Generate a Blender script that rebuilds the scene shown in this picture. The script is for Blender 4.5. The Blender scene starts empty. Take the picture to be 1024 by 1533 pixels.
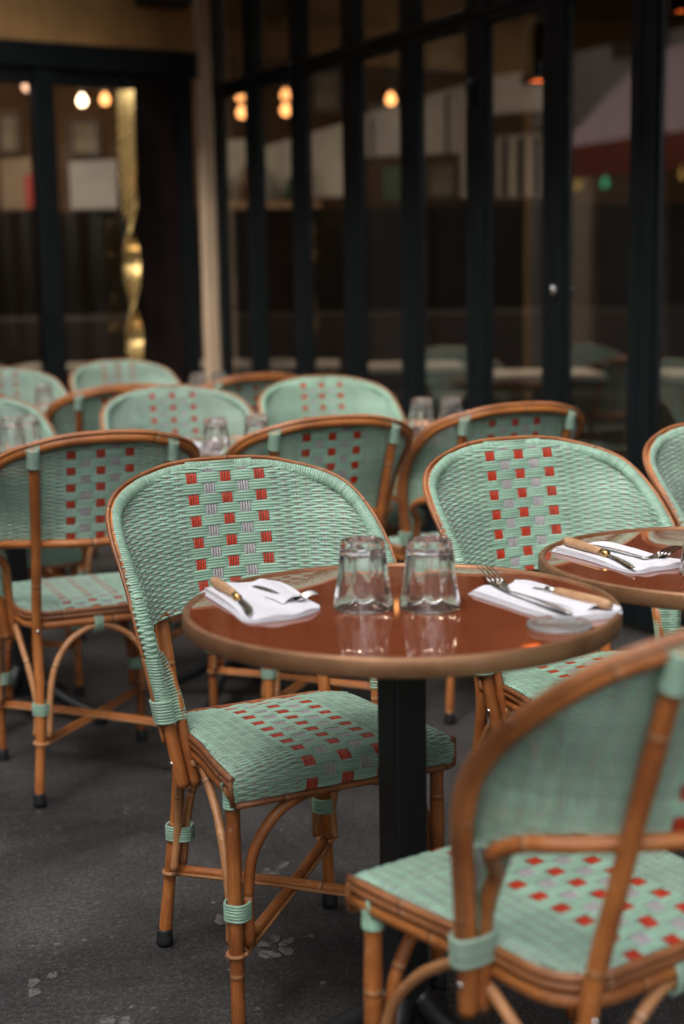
import bpy, bmesh, math, random
import numpy as np
R = math.radians
random.seed(7); rng = np.random.default_rng(7)
sc = bpy.context.scene
COL = sc.collection
V = lambda *a: np.array(a, float)

# ------------------------------------------------------------------ mesh helpers
class MB:
    """collects geometry for ONE mesh object"""
    def __init__(s):
        s.v = []; s.f = []; s.m = []; s.uv = []; s.n = 0; s.flat = []
    def add(s, verts, faces, mat=0, uvs=None, flat=False):
        verts = np.asarray(verts, float)
        s.v.append(verts)
        for f in faces:
            s.f.append(tuple(int(i) + s.n for i in f))
        s.m += [mat] * len(faces); s.flat += [flat] * len(faces)
        s.uv.append(np.zeros((len(verts), 2)) if uvs is None else np.asarray(uvs, float))
        s.n += len(verts); return s
    def grid(s, P, mat=0, uv=None, wrap_v=False, caps=False):
        """P (N,M,3): quads; wrap_v closes the second direction"""
        N, M = P.shape[:2]
        i = np.arange(N - 1)[:, None]; j = np.arange(M if wrap_v else M - 1)[None]
        j2 = (j + 1) % M
        F = np.stack(np.broadcast_arrays(i * M + j, (i + 1) * M + j, (i + 1) * M + j2, i * M + j2), -1).reshape(-1, 4)
        faces = F.tolist()
        if caps:
            faces.append(list(range(M))); faces.append([(N - 1) * M + k for k in range(M)][::-1])
        return s.add(P.reshape(-1, 3), faces, mat, None if uv is None else uv.reshape(-1, 2))
    def tube(s, path, r, seg=10, mat=0, closed=False, caps=True):
        P = np.asarray(path, float); N = len(P)
        if closed: T = np.roll(P, -1, 0) - np.roll(P, 1, 0)
        else: T = np.gradient(P, axis=0)
        T /= np.linalg.norm(T, axis=1)[:, None] + 1e-12
        up = V(0, 0, 1) if abs(T[0][2]) < .9 else V(1, 0, 0)
        n = np.cross(T[0], up); n /= np.linalg.norm(n); ns = [n]
        for i in range(1, N):
            n = ns[-1] - T[i] * (ns[-1] @ T[i]); n /= np.linalg.norm(n) + 1e-12; ns.append(n)
        ns = np.array(ns); b = np.cross(T, ns)
        r = np.broadcast_to(np.asarray(r, float), (N,))
        th = np.linspace(0, 2 * np.pi, seg, endpoint=False)
        G = P[:, None] + r[:, None, None] * (np.cos(th)[None, :, None] * ns[:, None] + np.sin(th)[None, :, None] * b[:, None])
        L = np.concatenate([[0], np.cumsum(np.linalg.norm(np.diff(P, axis=0), axis=1))])
        uv = np.stack(np.broadcast_arrays(th[None, :] / (2 * np.pi), L[:, None]), -1)
        if closed:
            G = np.concatenate([G, G[:1]]); uv = np.concatenate([uv, uv[:1]])
        return s.grid(G, mat, uv, True, caps and not closed)
    def ribbon(s, P, Nn, w, h, seg=6, mat=0):
        """flat strand of half width w and half thickness h; Nn is the outward normal"""
        T = np.gradient(P, axis=0); T /= np.linalg.norm(T, axis=1)[:, None] + 1e-12
        B = np.cross(T, Nn); B /= np.linalg.norm(B, axis=1)[:, None] + 1e-12
        N2 = np.cross(B, T)
        th = np.linspace(0, 2 * np.pi, seg, endpoint=False)
        G = P[:, None] + w * np.cos(th)[None, :, None] * B[:, None] + h * np.sin(th)[None, :, None] * N2[:, None]
        return s.grid(G, mat, None, True, False)
    def lathe(s, prof, seg=24, mat=0, c=(0, 0, 0)):
        prof = np.asarray(prof, float); th = np.linspace(0, 2 * np.pi, seg, endpoint=False)
        G = np.stack([prof[:, 0:1] * np.cos(th) + c[0], prof[:, 0:1] * np.sin(th) + c[1], np.broadcast_to(prof[:, 1:2], (len(prof), seg)) + c[2]], -1)
        return s.grid(G, mat, np.stack(np.broadcast_arrays(th[None] / 6.283, prof[:, 1:2]), -1), True, False)
    def box(s, x0, x1, y0, y1, z0, z1, mat=0, M=None):
        v = np.array([[x, y, z] for x in (x0, x1) for y in (y0, y1) for z in (z0, z1)], float)
        if M is not None: v = np.array([M(*p) for p in v])
        f = [(0, 1, 3, 2), (4, 6, 7, 5), (0, 4, 5, 1), (2, 3, 7, 6), (0, 2, 6, 4), (1, 5, 7, 3)]
        return s.add(v, f, mat, v[:, :2], True)
    def bar(s, a, b, w, h, mat=0):
        """square bar of section w (horizontal) x h from a to b"""
        a = np.asarray(a, float); b = np.asarray(b, float); t = b - a; t /= np.linalg.norm(t)
        up = V(0, 0, 1) if abs(t[2]) < .9 else V(1, 0, 0)
        n = np.cross(t, up); n /= np.linalg.norm(n); m = np.cross(n, t)
        v = np.array([p + n * i * w / 2 + m * j * h / 2 for p in (a, b) for i, j in ((-1, -1), (1, -1), (1, 1), (-1, 1))])
        f = [(3, 2, 1, 0), (4, 5, 6, 7)] + [(k, (k + 1) % 4, 4 + (k + 1) % 4, 4 + k) for k in range(4)]
        return s.add(v, f, mat, v[:, :2], True)
    def prism(s, pts, z0, z1, mat=0):
        n = len(pts); v = [(x, y, z0) for x, y in pts] + [(x, y, z1) for x, y in pts]
        f = [tuple(range(n))[::-1], tuple(range(n, 2 * n))] + [(k, (k + 1) % n, n + (k + 1) % n, n + k) for k in range(n)]
        return s.add(v, f, mat, [(p[0], p[1]) for p in v], True)
    def build(s, name, mats, parent=None, smooth=True, bevel=0, subsurf=0):
        me = bpy.data.meshes.new(name)
        me.from_pydata(np.concatenate(s.v).tolist(), [], s.f)
        mats = mats if isinstance(mats, (list, tuple)) else [mats]
        for m in mats: me.materials.append(m)
        me.polygons.foreach_set('material_index', np.array(s.m, np.int32))
        sm = [smooth and not fl for fl in s.flat]
        me.polygons.foreach_set('use_smooth', np.array(sm, bool))
        uvl = me.uv_layers.new(name='UVMap'); U = np.concatenate(s.uv)
        li = np.empty(len(me.loops), np.int32); me.loops.foreach_get('vertex_index', li)
        uvl.data.foreach_set('uv', U[li].astype(np.float32).ravel())
        me.update()
        bm = bmesh.new(); bm.from_mesh(me); bmesh.ops.recalc_face_normals(bm, faces=bm.faces); bm.to_mesh(me); bm.free()
        o = bpy.data.objects.new(name, me); COL.objects.link(o)
        if parent: o.parent = parent
        if bevel:
            b = o.modifiers.new('b', 'BEVEL'); b.width = bevel; b.segments = 2; b.limit_method = 'ANGLE'
        if subsurf:
            b = o.modifiers.new('s', 'SUBSURF'); b.levels = b.render_levels = subsurf
        return o
def tag(o, label=None, cat=None, group=None, kind=None):
    if label: o['label'] = label
    if cat: o['category'] = cat
    if group: o['group'] = group
    if kind: o['kind'] = kind
    return o
def empty(name, loc, rz=0):
    o = bpy.data.objects.new(name, None); o.empty_display_size = .1
    COL.objects.link(o); o.location = loc; o.rotation_euler.z = rz; return o
def copy_tree(o, parent=None):
    c = o.copy(); COL.objects.link(c)
    if parent: c.parent = parent
    for ch in list(o.children): copy_tree(ch, c)
    return c
def cr(P, n=10):
    P = np.asarray(P, float); Q = np.vstack([2 * P[0] - P[1], P, 2 * P[-1] - P[-2]]); out = []
    for i in range(1, len(Q) - 2):
        t = np.linspace(0, 1, n, endpoint=False)[:, None]; a, b, c, d = Q[i - 1:i + 3]
        out.append(.5 * (2 * b + (c - a) * t + (2 * a - 5 * b + 4 * c - d) * t * t + (3 * b - a - 3 * c + d) * t ** 3))
    out.append(Q[-2][None]); return np.vstack(out)
mirror = lambda P: np.asarray(P) * V(-1, 1, 1)
sstep = lambda x: np.clip(x, 0, 1) ** 2 * (3 - 2 * np.clip(x, 0, 1))

# ------------------------------------------------------------------ materials
def mat(name, col=(.5, .5, .5), rough=.5, metal=0, spec=.5, **k):
    m = bpy.data.materials.new(name); m.use_nodes = True
    b = m.node_tree.nodes['Principled BSDF']
    b.inputs['Base Color'].default_value = (*col, 1); b.inputs['Roughness'].default_value = rough
    b.inputs['Metallic'].default_value = metal; b.inputs['Specular IOR Level'].default_value = spec
    for n, v in k.items(): b.inputs[n.replace('_', ' ')].default_value = v
    return m
class NT:
    def __init__(s, m): s.t = m.node_tree; s.b = s.t.nodes.get('Principled BSDF')
    def n(s, typ, **k):
        nd = s.t.nodes.new(typ)
        for a, v in k.items():
            if a.startswith('i_'):
                key = a[2:].replace('_', ' ')
                nd.inputs[int(key) if key.isdigit() else key].default_value = v
            else: setattr(nd, a, v)
        return nd
    def l(s, a, b): s.t.links.new(a, b)
    def ramp(s, src, stops):
        r = s.n('ShaderNodeValToRGB'); e = r.color_ramp.elements
        while len(e) > 1: e.remove(e[0])
        e[0].position = stops[0][0]; e[0].color = (*stops[0][1], 1)
        for p, c in stops[1:]:
            x = e.new(p); x.color = (*c, 1)
        s.l(src, r.inputs[0]); return r.outputs[0]
    def mix(s, f, a, b, mode='MIX'):
        x = s.n('ShaderNodeMix', data_type='RGBA', blend_type=mode)
        for sock, v in ((x.inputs[0], f), (x.inputs[6], a), (x.inputs[7], b)):
            if hasattr(v, 'is_output'): s.l(v, sock)
            elif isinstance(v, tuple): sock.default_value = (*v, 1)
            else: sock.default_value = v
        return x.outputs[2]
    def noise(s, co, scale, detail=4, rough=.55, dist=0):
        x = s.n('ShaderNodeTexNoise', i_Scale=scale, i_Detail=detail, i_Roughness=rough, i_Distortion=dist)
        if co is not None: s.l(co, x.inputs['Vector'])
        return x.outputs[0]
    def math(s, op, a, b=0.):
        x = s.n('ShaderNodeMath', operation=op)
        for i, v in enumerate((a, b)):
            if hasattr(v, 'is_output'): s.l(v, x.inputs[i])
            else: x.inputs[i].default_value = v
        return x.outputs[0]
    def bump(s, h, strength=.3, dist=.002):
        x = s.n('ShaderNodeBump', i_Strength=strength, i_Distance=dist); s.l(h, x.inputs['Height']); s.l(x.outputs[0], s.b.inputs['Normal'])
    def mapping(s, co, scale):
        x = s.n('ShaderNodeMapping'); x.inputs['Scale'].default_value = scale; s.l(co, x.inputs[0]); return x.outputs[0]

def strand_mat(name, col, var=.16):
    m = mat(name, col, .38, spec=.45); t = NT(m)
    g = t.n('ShaderNodeNewGeometry'); co = t.n('ShaderNodeTexCoord').outputs['Object']
    c1 = tuple(min(1, c * (1 - var)) for c in col); c2 = tuple(min(1, c * (1 + var)) for c in col)
    c = t.mix(g.outputs['Random Per Island'], c1, c2)
    d = t.noise(co, 14, 3)
    c = t.mix(t.ramp(d, [(.42, (0, 0, 0)), (.7, (.35, .35, .35))]), c, tuple(x * .62 + .02 for x in col))
    oi = t.n('ShaderNodeObjectInfo'); hv = t.n('ShaderNodeHueSaturation'); t.l(c, hv.inputs['Color']); t.l(t.math('ADD', t.math('MULTIPLY', oi.outputs['Random'], .2), .9), hv.inputs['Value']); t.l(t.math('ADD', t.math('MULTIPLY', oi.outputs['Random'], .25), .85), hv.inputs['Saturation']); c = hv.outputs[0]
    t.l(c, t.b.inputs['Base Color'])
    t.l(t.ramp(t.noise(co, 60, 2), [(.3, (.3, .3, .3)), (.7, (.5, .5, .5))]), t.b.inputs['Roughness'])
    return m
TEAL = strand_mat('teal_strand', (.325, .50, .382))
LILAC = strand_mat('lilac_strand', (.46, .41, .43), .1)
RED = strand_mat('red_strand', (.52, .034, .010), .2)

def rattan_mat(name, col, dark, pale):
    m = mat(name, col, .38, spec=.5); t = NT(m)
    uv = t.n('ShaderNodeUVMap').outputs[0]; sep = t.n('ShaderNodeSeparateXYZ'); t.l(uv, sep.inputs[0])
    oc = t.n('ShaderNodeTexCoord').outputs['Object']; oi = t.n('ShaderNodeObjectInfo')
    # long fibres: stretched noise along the pole
    st = t.noise(t.mapping(uv, (9, 5, 1)), 3.2, 5, .65)
    c = t.ramp(st, [(.28, dark), (.5, col), (.74, tuple(min(1, x * 1.35) for x in col))])
    blot = t.noise(oc, 9, 4, .6)
    c = t.mix(t.ramp(blot, [(.40, (0, 0, 0)), (.66, (.85, .85, .85))]), c, dark)
    # growth rings (nodes) about every 19 cm
    w = t.math('FRACT', t.math('ADD', t.math('MULTIPLY', sep.outputs[1], 3.4), t.math('MULTIPLY', oi.outputs['Random'], 1.0)))
    ring = t.math('COMPARE', w, .5); ring.node.inputs[2].default_value = .009
    c = t.mix(t.math('MULTIPLY', ring, .55), c, tuple(x * .4 for x in dark))
    ring2 = t.math('COMPARE', w, .518); ring2.node.inputs[2].default_value = .008
    c = t.mix(t.math('MULTIPLY', ring2, .45), c, pale)
    # scuffs where the varnish is gone
    sc_ = t.noise(oc, 34, 5, .7)
    sc2 = t.ramp(sc_, [(.63, (0, 0, 0)), (.69, (1, 1, 1))])
    c = t.mix(t.math('MULTIPLY', sc2, .55), c, pale)
    hv = t.n('ShaderNodeHueSaturation'); t.l(c, hv.inputs['Color'])
    t.l(t.math('ADD', t.math('MULTIPLY', oi.outputs['Random'], .3), .85), hv.inputs['Value'])
    t.l(hv.outputs[0], t.b.inputs['Base Color'])
    t.l(t.ramp(st, [(.3, (.28,) * 3), (.7, (.5,) * 3)]), t.b.inputs['Roughness'])
    t.bump(t.math('ADD', st, t.math('MULTIPLY', ring, -.8)), .35, .0012)
    return m
RATTAN = rattan_mat('rattan_pole', (.50, .175, .046), (.25, .072, .02), (.62, .38, .22))
RATPALE = rattan_mat('rattan_pale', (.52, .25, .105), (.30, .12, .045), (.66, .44, .28))
CANE = rattan_mat('cane_trim', (.40, .155, .058), (.17, .055, .022), (.52, .32, .2))
RUBBER = mat('black_rubber', (.018, .018, .019), .55)
STEEL = mat('steel', (.62, .60, .57), .22, 1)
BLACKM = mat('black_cast_iron', (.010, .012, .013), .48)
WHITE = mat('napkin_paper', (.68, .67, .71), .9, spec=.2)
t = NT(WHITE); t.bump(t.noise(t.n('ShaderNodeTexCoord').outputs['Object'], 60, 4), .25, .002)
WOODH = mat('handle_wood', (.46, .25, .12), .5); t = NT(WOODH)
w_ = t.noise(t.mapping(t.n('ShaderNodeTexCoord').outputs['Object'], (20, 20, 160)), 1.5, 4, .6)
t.l(t.ramp(w_, [(.3, (.34, .17, .075)), (.7, (.58, .35, .19))]), t.b.inputs['Base Color'])
BRASSF = mat('ferrule_brass', (.55, .33, .12), .28, 1)

TOP = mat('tabletop_lacquer', (.165, .036, .012), .035, spec=.55, Coat_Weight=.6, Coat_Roughness=.015); t = NT(TOP)
oc = t.n('ShaderNodeTexCoord').outputs['Object']
t.l(t.ramp(t.noise(oc, 7, 5, .6), [(.3, (.21, .050, .019)), (.7, (.255, .064, .026))]), t.b.inputs['Base Color'])
sm_ = t.noise(oc, 11, 6, .7)
t.l(t.ramp(sm_, [(.35, (.02,) * 3), (.62, (.035,) * 3), (.8, (.09,) * 3)]), t.b.inputs['Roughness'])
BRASS = mat('aged_brass_band', (.30, .15, .075), .45, .55); t = NT(BRASS)
uv = t.n('ShaderNodeUVMap').outputs[0]; oc = t.n('ShaderNodeTexCoord').outputs['Object']
p1 = t.noise(oc, 16, 6, .62)
t.l(t.ramp(p1, [(.3, (.22, .105, .048)), (.5, (.30, .150, .074)), (.72, (.36, .19, .098))]), t.b.inputs['Base Color'])
t.l(t.ramp(t.noise(oc, 40, 4), [(.3, (.3,) * 3), (.7, (.55,) * 3)]), t.b.inputs['Roughness'])

GLASS = mat('tumbler_glass', (.99, .995, .99), .03, Transmission_Weight=.98, IOR=1.5)  # small white diffuse share stands in for the hazy sheen of reflected sky
COASTG = mat('frosted_glass', (.93, .95, .93), .16, Transmission_Weight=.93, IOR=1.45)

def pane_mat(name, tint, ior):
    m = bpy.data.materials.new(name); m.use_nodes = True; nt = m.node_tree; nt.nodes.clear()
    o = nt.nodes.new('ShaderNodeOutputMaterial'); mx = nt.nodes.new('ShaderNodeMixShader')
    tr = nt.nodes.new('ShaderNodeBsdfTransparent'); tr.inputs[0].default_value = (*tint, 1)
    gl = nt.nodes.new('ShaderNodeBsdfGlossy'); gl.inputs[1].default_value = .012
    fr = nt.nodes.new('ShaderNodeFresnel'); fr.inputs[0].default_value = ior
    ge = nt.nodes.new('ShaderNodeNewGeometry'); mm = nt.nodes.new('ShaderNodeMapRange'); mm.inputs[3].default_value = ior; mm.inputs[4].default_value = 1 / ior
    nt.links.new(ge.outputs['Backfacing'], mm.inputs[0]); nt.links.new(mm.outputs[0], fr.inputs[0])
    tc = nt.nodes.new('ShaderNodeTexCoord'); no = nt.nodes.new('ShaderNodeTexNoise'); no.inputs['Scale'].default_value = 1.7
    bp = nt.nodes.new('ShaderNodeBump'); bp.inputs['Strength'].default_value = .012; bp.inputs['Distance'].default_value = .05
    L = nt.links.new
    L(tc.outputs['Object'], no.inputs['Vector']); L(no.outputs[0], bp.inputs['Height']); L(bp.outputs[0], gl.inputs['Normal'])
    L(fr.outputs[0], mx.inputs[0]); L(tr.outputs[0], mx.inputs[1]); L(gl.outputs[0], mx.inputs[2]); L(mx.outputs[0], o.inputs[0])
    return m
PANE = pane_mat('window_glass', (.90, .90, .88), 1.9)
PANE2 = pane_mat('door_glass', (.88, .88, .86), 1.3)
FRAME = mat('frame_paint', (.0060, .0085, .0098), .5, spec=.22)
t = NT(FRAME); t.l(t.ramp(t.noise(t.n('ShaderNodeTexCoord').outputs['Object'], 6, 5), [(.3, (.35,) * 3), (.7, (.55,) * 3)]), t.b.inputs['Roughness'])
def plaster(name, c, s=3, var=.35, bump=.2):
    m = mat(name, c, .85, spec=.2); t = NT(m); oc = t.n('ShaderNodeTexCoord').outputs['Object']
    n = t.noise(oc, s, 6, .62); st = t.noise(t.mapping(oc, (6, 6, .7)), s * .6, 4, .6)
    a = t.ramp(n, [(.28, tuple(x * (1 - var) for x in c)), (.72, tuple(min(1, x * (1 + var)) for x in c))])
    a = t.mix(t.ramp(st, [(.5, (0, 0, 0)), (.8, (.5, .5, .5))]), a, tuple(x * .55 for x in c))
    t.l(a, t.b.inputs['Base Color']); t.bump(t.noise(oc, s * 18, 4), bump, .004); return m
def emit(name, c, s):
    m = mat(name, (.02, .02, .02), .5); b = m.node_tree.nodes['Principled BSDF']
    b.inputs['Emission Color'].default_value = (*c, 1); b.inputs['Emission Strength'].default_value = s; return m

# ------------------------------------------------------------------ the bistro chair (local: faces -y, z up)
RH = .0112                                                    # hoop pole radius
HO = [(.203, -.012, .362), (.224, .009, .492), (.250, .047, .675), (.236, .187, .809), (.131, .260, .860), (0, .272, .872)]
half = np.array(HO); outer = cr(np.vstack([half, mirror(half[:-1])[::-1]]), 14)
T_ = np.gradient(outer, axis=0); T_ /= np.linalg.norm(T_, axis=1)[:, None]
inw = np.stack([-outer[:, 0], np.zeros(len(outer)), .52 - outer[:, 2]], -1)
lowm = outer[:, 2] < .62
inw[lowm, 2] = 0
inw -= T_ * (inw * T_).sum(1)[:, None]; inw /= np.linalg.norm(inw, axis=1)[:, None]
cen = outer + inw * RH
nh = len(outer) // 2 + 1
oh = outer[:nh]; ch = cen[:nh]                               # right half, bottom to top, z rising
ozi = np.maximum.accumulate(oh[:, 2]); czi = np.maximum.accumulate(ch[:, 2])
Xo = lambda z: np.interp(z, ozi, oh[:, 0]); Yo = lambda z: np.interp(z, ozi, oh[:, 1])
Cx = lambda z: np.interp(z, czi, ch[:, 0]); Cy = lambda z: np.interp(z, czi, ch[:, 1])
RW = RH + .0022
ycen = lambda z: .208 + (z - .62) * .198
roll = lambda z: sstep((np.asarray(z, float) - .70) / .13)
def edge(z):
    al = roll(z) * np.pi / 2; Y = Cy(z) - RW * np.sin(al)
    return np.maximum(Cx(z) - RW * np.cos(al), 1e-4), np.minimum(Y, ycen(z)), RW + 0 * Y
PH = np.linspace(0, np.pi / 2, 80)
def arc_tab(z):
    X, Y, r = edge(z); d = ycen(z) - Y
    x = X * np.sin(PH); y = -d * (1 - np.cos(PH))
    return np.concatenate([[0], np.cumsum(np.hypot(np.diff(x), np.diff(y)))])
ZT = np.linspace(.36, .8715, 260); AT = np.array([arc_tab(z) for z in ZT]); AL = AT[:, -1]
def back_surf(a, z):
    a = np.asarray(a, float); z = np.broadcast_to(np.asarray(z, float), a.shape); out = np.empty((len(a), 3))
    sg = np.sign(a) + (a == 0); aa = np.abs(a)
    X, Y, r = edge(z); d = ycen(z) - Y
    k = np.clip(np.searchsorted(ZT, z), 1, len(ZT) - 1); f = np.clip((z - ZT[k - 1]) / (ZT[k] - ZT[k - 1]), 0, 1)
    for i in range(len(a)):
        tab = AT[k[i] - 1] * (1 - f[i]) + AT[k[i]] * f[i]
        if aa[i] <= tab[-1]:
            p = np.interp(aa[i], tab, PH); out[i] = (sg[i] * X[i] * math.sin(p), ycen(z[i]) - d[i] * (1 - math.cos(p)), z[i])
        else:
            h = aa[i] - tab[-1]; q = float(roll(z[i])); al = q * np.pi / 2; th = min(al + h / RW, 2.9)
            pa = np.array((Cx(z[i]) - RW * math.cos(th), Cy(z[i]) - RW * math.sin(th))); pl_ = np.array((X[i] + h, Y[i] + .15 * h))
            p = pa * (1 - q) + pl_ * q; out[i] = (sg[i] * p[0], p[1], z[i])
    return out
def half_len(z):
    q = float(roll(z)); return float(np.interp(z, ZT, AL)) + (1 - q) * RW * (2.75 - q * np.pi / 2) + q * max(.001, float(Xo(z) - Cx(z)) - .001)
def normals(surf, a, b, flip=1):
    e = 1e-4; b = np.broadcast_to(b, np.shape(a))
    du = surf(a + e, b) - surf(a - e, b); dv = surf(a, b + e) - surf(a, b - e)
    n = np.cross(du, dv) * flip; L = np.linalg.norm(n, axis=1)[:, None]; L[L < 1e-14] = 1
    return n / L
def disp_row(i, a, pc, ps):
    Wc = 2.5 * pc; aa = np.abs(a); b = (i // 4) % 2
    dc = np.clip(-1.7 * np.cos(np.pi * a / pc) * (1 if b == 0 else -1), -1, 1)
    ds = np.cos(np.pi * (aa - Wc - ps / 2) / ps) * (-1) ** i
    return np.where(aa < Wc, dc * .8, ds)
PITCH = .0048
def weave(mb, surf, rows, warps, pc, ps, b0, flip=1, amp=.0018, w=.00262, shift=0.):
    """rows: (index, b, a_start, a_end); warps: (a, b_start, b_end, kind, column)"""
    for i, b, a0, a1 in rows:
        n = max(6, int((a1 - a0) / .0042)); a = np.linspace(a0, a1, n); bb = np.full(n, b) + rng.normal(0, .00008)
        bb = bb + np.interp(a, np.linspace(a0, a1, 7), rng.normal(0, .00012, 7))
        P = surf(a, bb); N = normals(surf, a, bb, flip)
        mb.ribbon(P + N * (disp_row(i, a - shift, pc, ps) * amp)[:, None], N, w, .0013, 6, 0)
    for a, s0, s1, kind, colm in warps:
        n = max(6, int((s1 - s0) / .0026)); b = np.linspace(s0, s1, n); aa = np.full(n, a); rc = (b - b0) / PITCH
        if kind == 'c':
            d = np.clip(1.7 * np.cos(np.pi * (rc - 1.5) / 4), -1, 1) * (1 if colm % 2 == 0 else -1)
            m = 2 if colm % 2 == 0 else 1; ww = .00235
        else:
            d = -np.cos(np.pi * rc) * (-1) ** colm; m = 1; ww = .00145
        P = surf(aa, b); N = normals(surf, aa, b, flip)
        mb.ribbon(P + N * (d * amp * .75)[:, None], N, ww, .0008, 5, m)
def warp_list(amax, pc, ps, rngf, shift=0.):
    out = []
    for j in range(-2, 3):
        for q in range(4):
            a = shift + j * pc + (q - 1.5) * .0052; out.append((a, *rngf(a), 'c', j))
    k = 0
    while 2.5 * pc + (k + .5) * ps < amax + abs(shift):
        for sg in (-1, 1):
            for dx in (-.0026, .0026):
                a = shift + sg * (2.5 * pc + (k + .5) * ps + dx)
                if abs(a) > amax: continue
                r = rngf(a)
                if r[1] - r[0] > .012: out.append((a, *r, 's', k))
        k += 1
    return out

# --- backrest weave
ZA, RA = .618, .095                                            # arch top height and corner radius
def a_in(z):
    A = float(np.interp(z, ZT, AL)) - .012
    return A - RA + math.sqrt(max(0, RA * RA - max(0, z - (ZA - RA)) ** 2))
def make_backrest(parent, shift=.007):
    mb = MB(); b0 = .606; pc, ps = .0335, .0205; rows = []
    i = -16; z = b0 + i * PITCH
    while z < .8705:
        Lz = half_len(z)
        if z >= ZA - .003: rows.append((i, z, -Lz, Lz))
        elif z > .582:
            rows.append((i, z, a_in(z) + .006, Lz)); rows.append((i, z, -Lz, -a_in(z) - .006))
        i += 1; z = b0 + i * PITCH
    def rngf(a):
        aa = abs(a)
        ok = ZT[AL > aa]; top = ok.max() if len(ok) else .5
        top = min(top, .8712)
        zz = np.linspace(ZA - RA, ZA, 40); low = ZA - .004
        for q in zz:
            if a_in(q) <= aa: low = q - .003; break
        return low, top
    weave(mb, back_surf, rows, warp_list(.335, pc, ps, rngf, shift), pc, ps, b0, 1, shift=shift)
    # below the arch corner the strand only loops round the hoop pole
    Lh = np.concatenate([[0], np.cumsum(np.linalg.norm(np.diff(ch, axis=0), axis=1))])
    for q in np.arange(np.interp(.478, czi, Lh), Lh[-1] - .002, PITCH):
        c = np.array([np.interp(q, Lh, ch[:, k]) for k in range(3)]); c2 = np.array([np.interp(q + .002, Lh, ch[:, k]) for k in range(3)])
        T = c2 - c; T /= np.linalg.norm(T); I = V(-1, 0, 0) if c[2] < .62 else V(-c[0], 0, .55 - c[2]); I = I - T * (I @ T); I /= np.linalg.norm(I)
        F_ = np.cross(T, I); F_ = F_ if F_[1] < 0 else -F_
        th = np.linspace(-.9 if c[2] < .53 else .5, 2.55, 14); r = RW + (.0006 if c[2] < .53 else -.0006)
        Nn = np.outer(np.cos(th), I) + np.outer(np.sin(th), F_)
        for sg in (-1, 1): mb.ribbon((c + r * Nn) * V(sg, 1, 1), Nn * V(sg, 1, 1), .0023, .0011, 6, 0)
    gz = np.array([.44, .49, .52, .55, .585]); gx = np.array([.0225, .026, .0275, .027, .0215]); gy = np.array([.001, .001, .008, .021, .040])
    for z in np.arange(.480, .583, PITCH):
        ax, ay = np.interp(z, gz, gx), np.interp(z, gz, gy); cx, cy = float(Cx(z)), float(Cy(z)); r = RW + .0008
        P = [(cx - ax - .009, cy + ay + .004), (cx - ax - .0075, cy + ay - .0075), (cx - ax * .62, cy + ay * .5 - .0105), (cx - .004, cy - r), (cx + .006, cy - r * .85), (cx + r * .9, cy - .003), (cx + r * .95, cy + .004)]
        P = cr(np.array([(*q, z) for q in P]), 4); n = len(P); P[:, 2] += np.where(np.arange(n) < n // 2, -.002, .0)
        T = np.gradient(P, axis=0); N = np.stack([T[:, 1], -T[:, 0], 0 * T[:, 0]], -1); N /= np.linalg.norm(N, axis=1)[:, None]
        for sg in (-1, 1): mb.ribbon(P * V(sg, 1, 1), N * V(sg, 1, 1), .0023, .0012, 6, 0)
    # fringe of strand ends lapped over the top of the hoop
    return mb.build('backrest', [TEAL, LILAC, RED], parent)

# --- seat weave
RC, YR, XR = .066, .128, .169                                # rear corner radius, rear edge, half width there
def seat_half(y):
    y = np.asarray(y, float)
    x = np.interp(y, [-.24, -.16, -.06, YR - RC], [.197, .190, .176, XR])
    return np.where(y > YR - RC, XR - RC + np.sqrt(np.clip(RC ** 2 - (y - YR + RC) ** 2, 0, 1)), x)
ZS = .452
prof = cr([(-.236, .4075), (-.2395, .425), (-.236, .443), (-.222, .4525), (-.19, .4545), (-.12, .453), (-.03, .4525), (.05, .4515), (YR - .003, .4465)], 14)
PL = np.concatenate([[0], np.cumsum(np.hypot(np.diff(prof[:, 0]), np.diff(prof[:, 1])))])
def seat_surf(a, b):
    a = np.asarray(a, float); b = np.broadcast_to(b, a.shape)
    y = np.interp(b, PL, prof[:, 0]); z = np.interp(b, PL, prof[:, 1]); X = seat_half(np.maximum(y, -.2395))
    dome = .0075 * np.clip(1 - (a / .2) ** 2, 0, 1) * sstep((y + .24) / .06) * sstep((YR - y) / .08)
    edge_ = np.clip((np.abs(a) - (X - .012)) / .012, 0, 1) ** 2 * .005 * (z > .45)
    return np.stack([a, y, z + dome - edge_], -1)
def make_seat(parent):
    mb = MB(); pc, ps = .0315, .0185; rows = []; n = int((PL[-1] - .003) / PITCH)
    for i in range(n + 1):
        b = .0025 + i * PITCH; y = float(np.interp(b, PL, prof[:, 0])); X = float(seat_half(y)) - .001
        rows.append((i, b, -X, X))
    def rngf(a):
        yy = np.linspace(-.235, YR - .003, 300); ok = yy[seat_half(yy) > abs(a) + .001]
        return 0.001, float(np.interp(ok.max(), prof[:, 0], PL)) - .001
    bb = lambda P: P
    weave(mb, seat_surf, rows, warp_list(.197, pc, ps, rngf), pc, ps, .0025, 1, .0014)
    o = mb.build('seat', [TEAL, LILAC, RED], parent)
    u = MB()                                                  # dark webbing under the seat closes the gaps
    ys = np.linspace(-.225, YR - .008, 24); xs = np.linspace(-1, 1, 9)
    G = np.array([[(t_ * (float(seat_half(y)) - .006), y, .442) for t_ in xs] for y in ys]); u.grid(G)
    u.build('seat_webbing', SEATDARK, parent)
    return o
SEATDARK = mat('seat_webbing', (.10, .16, .12), .8)

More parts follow.
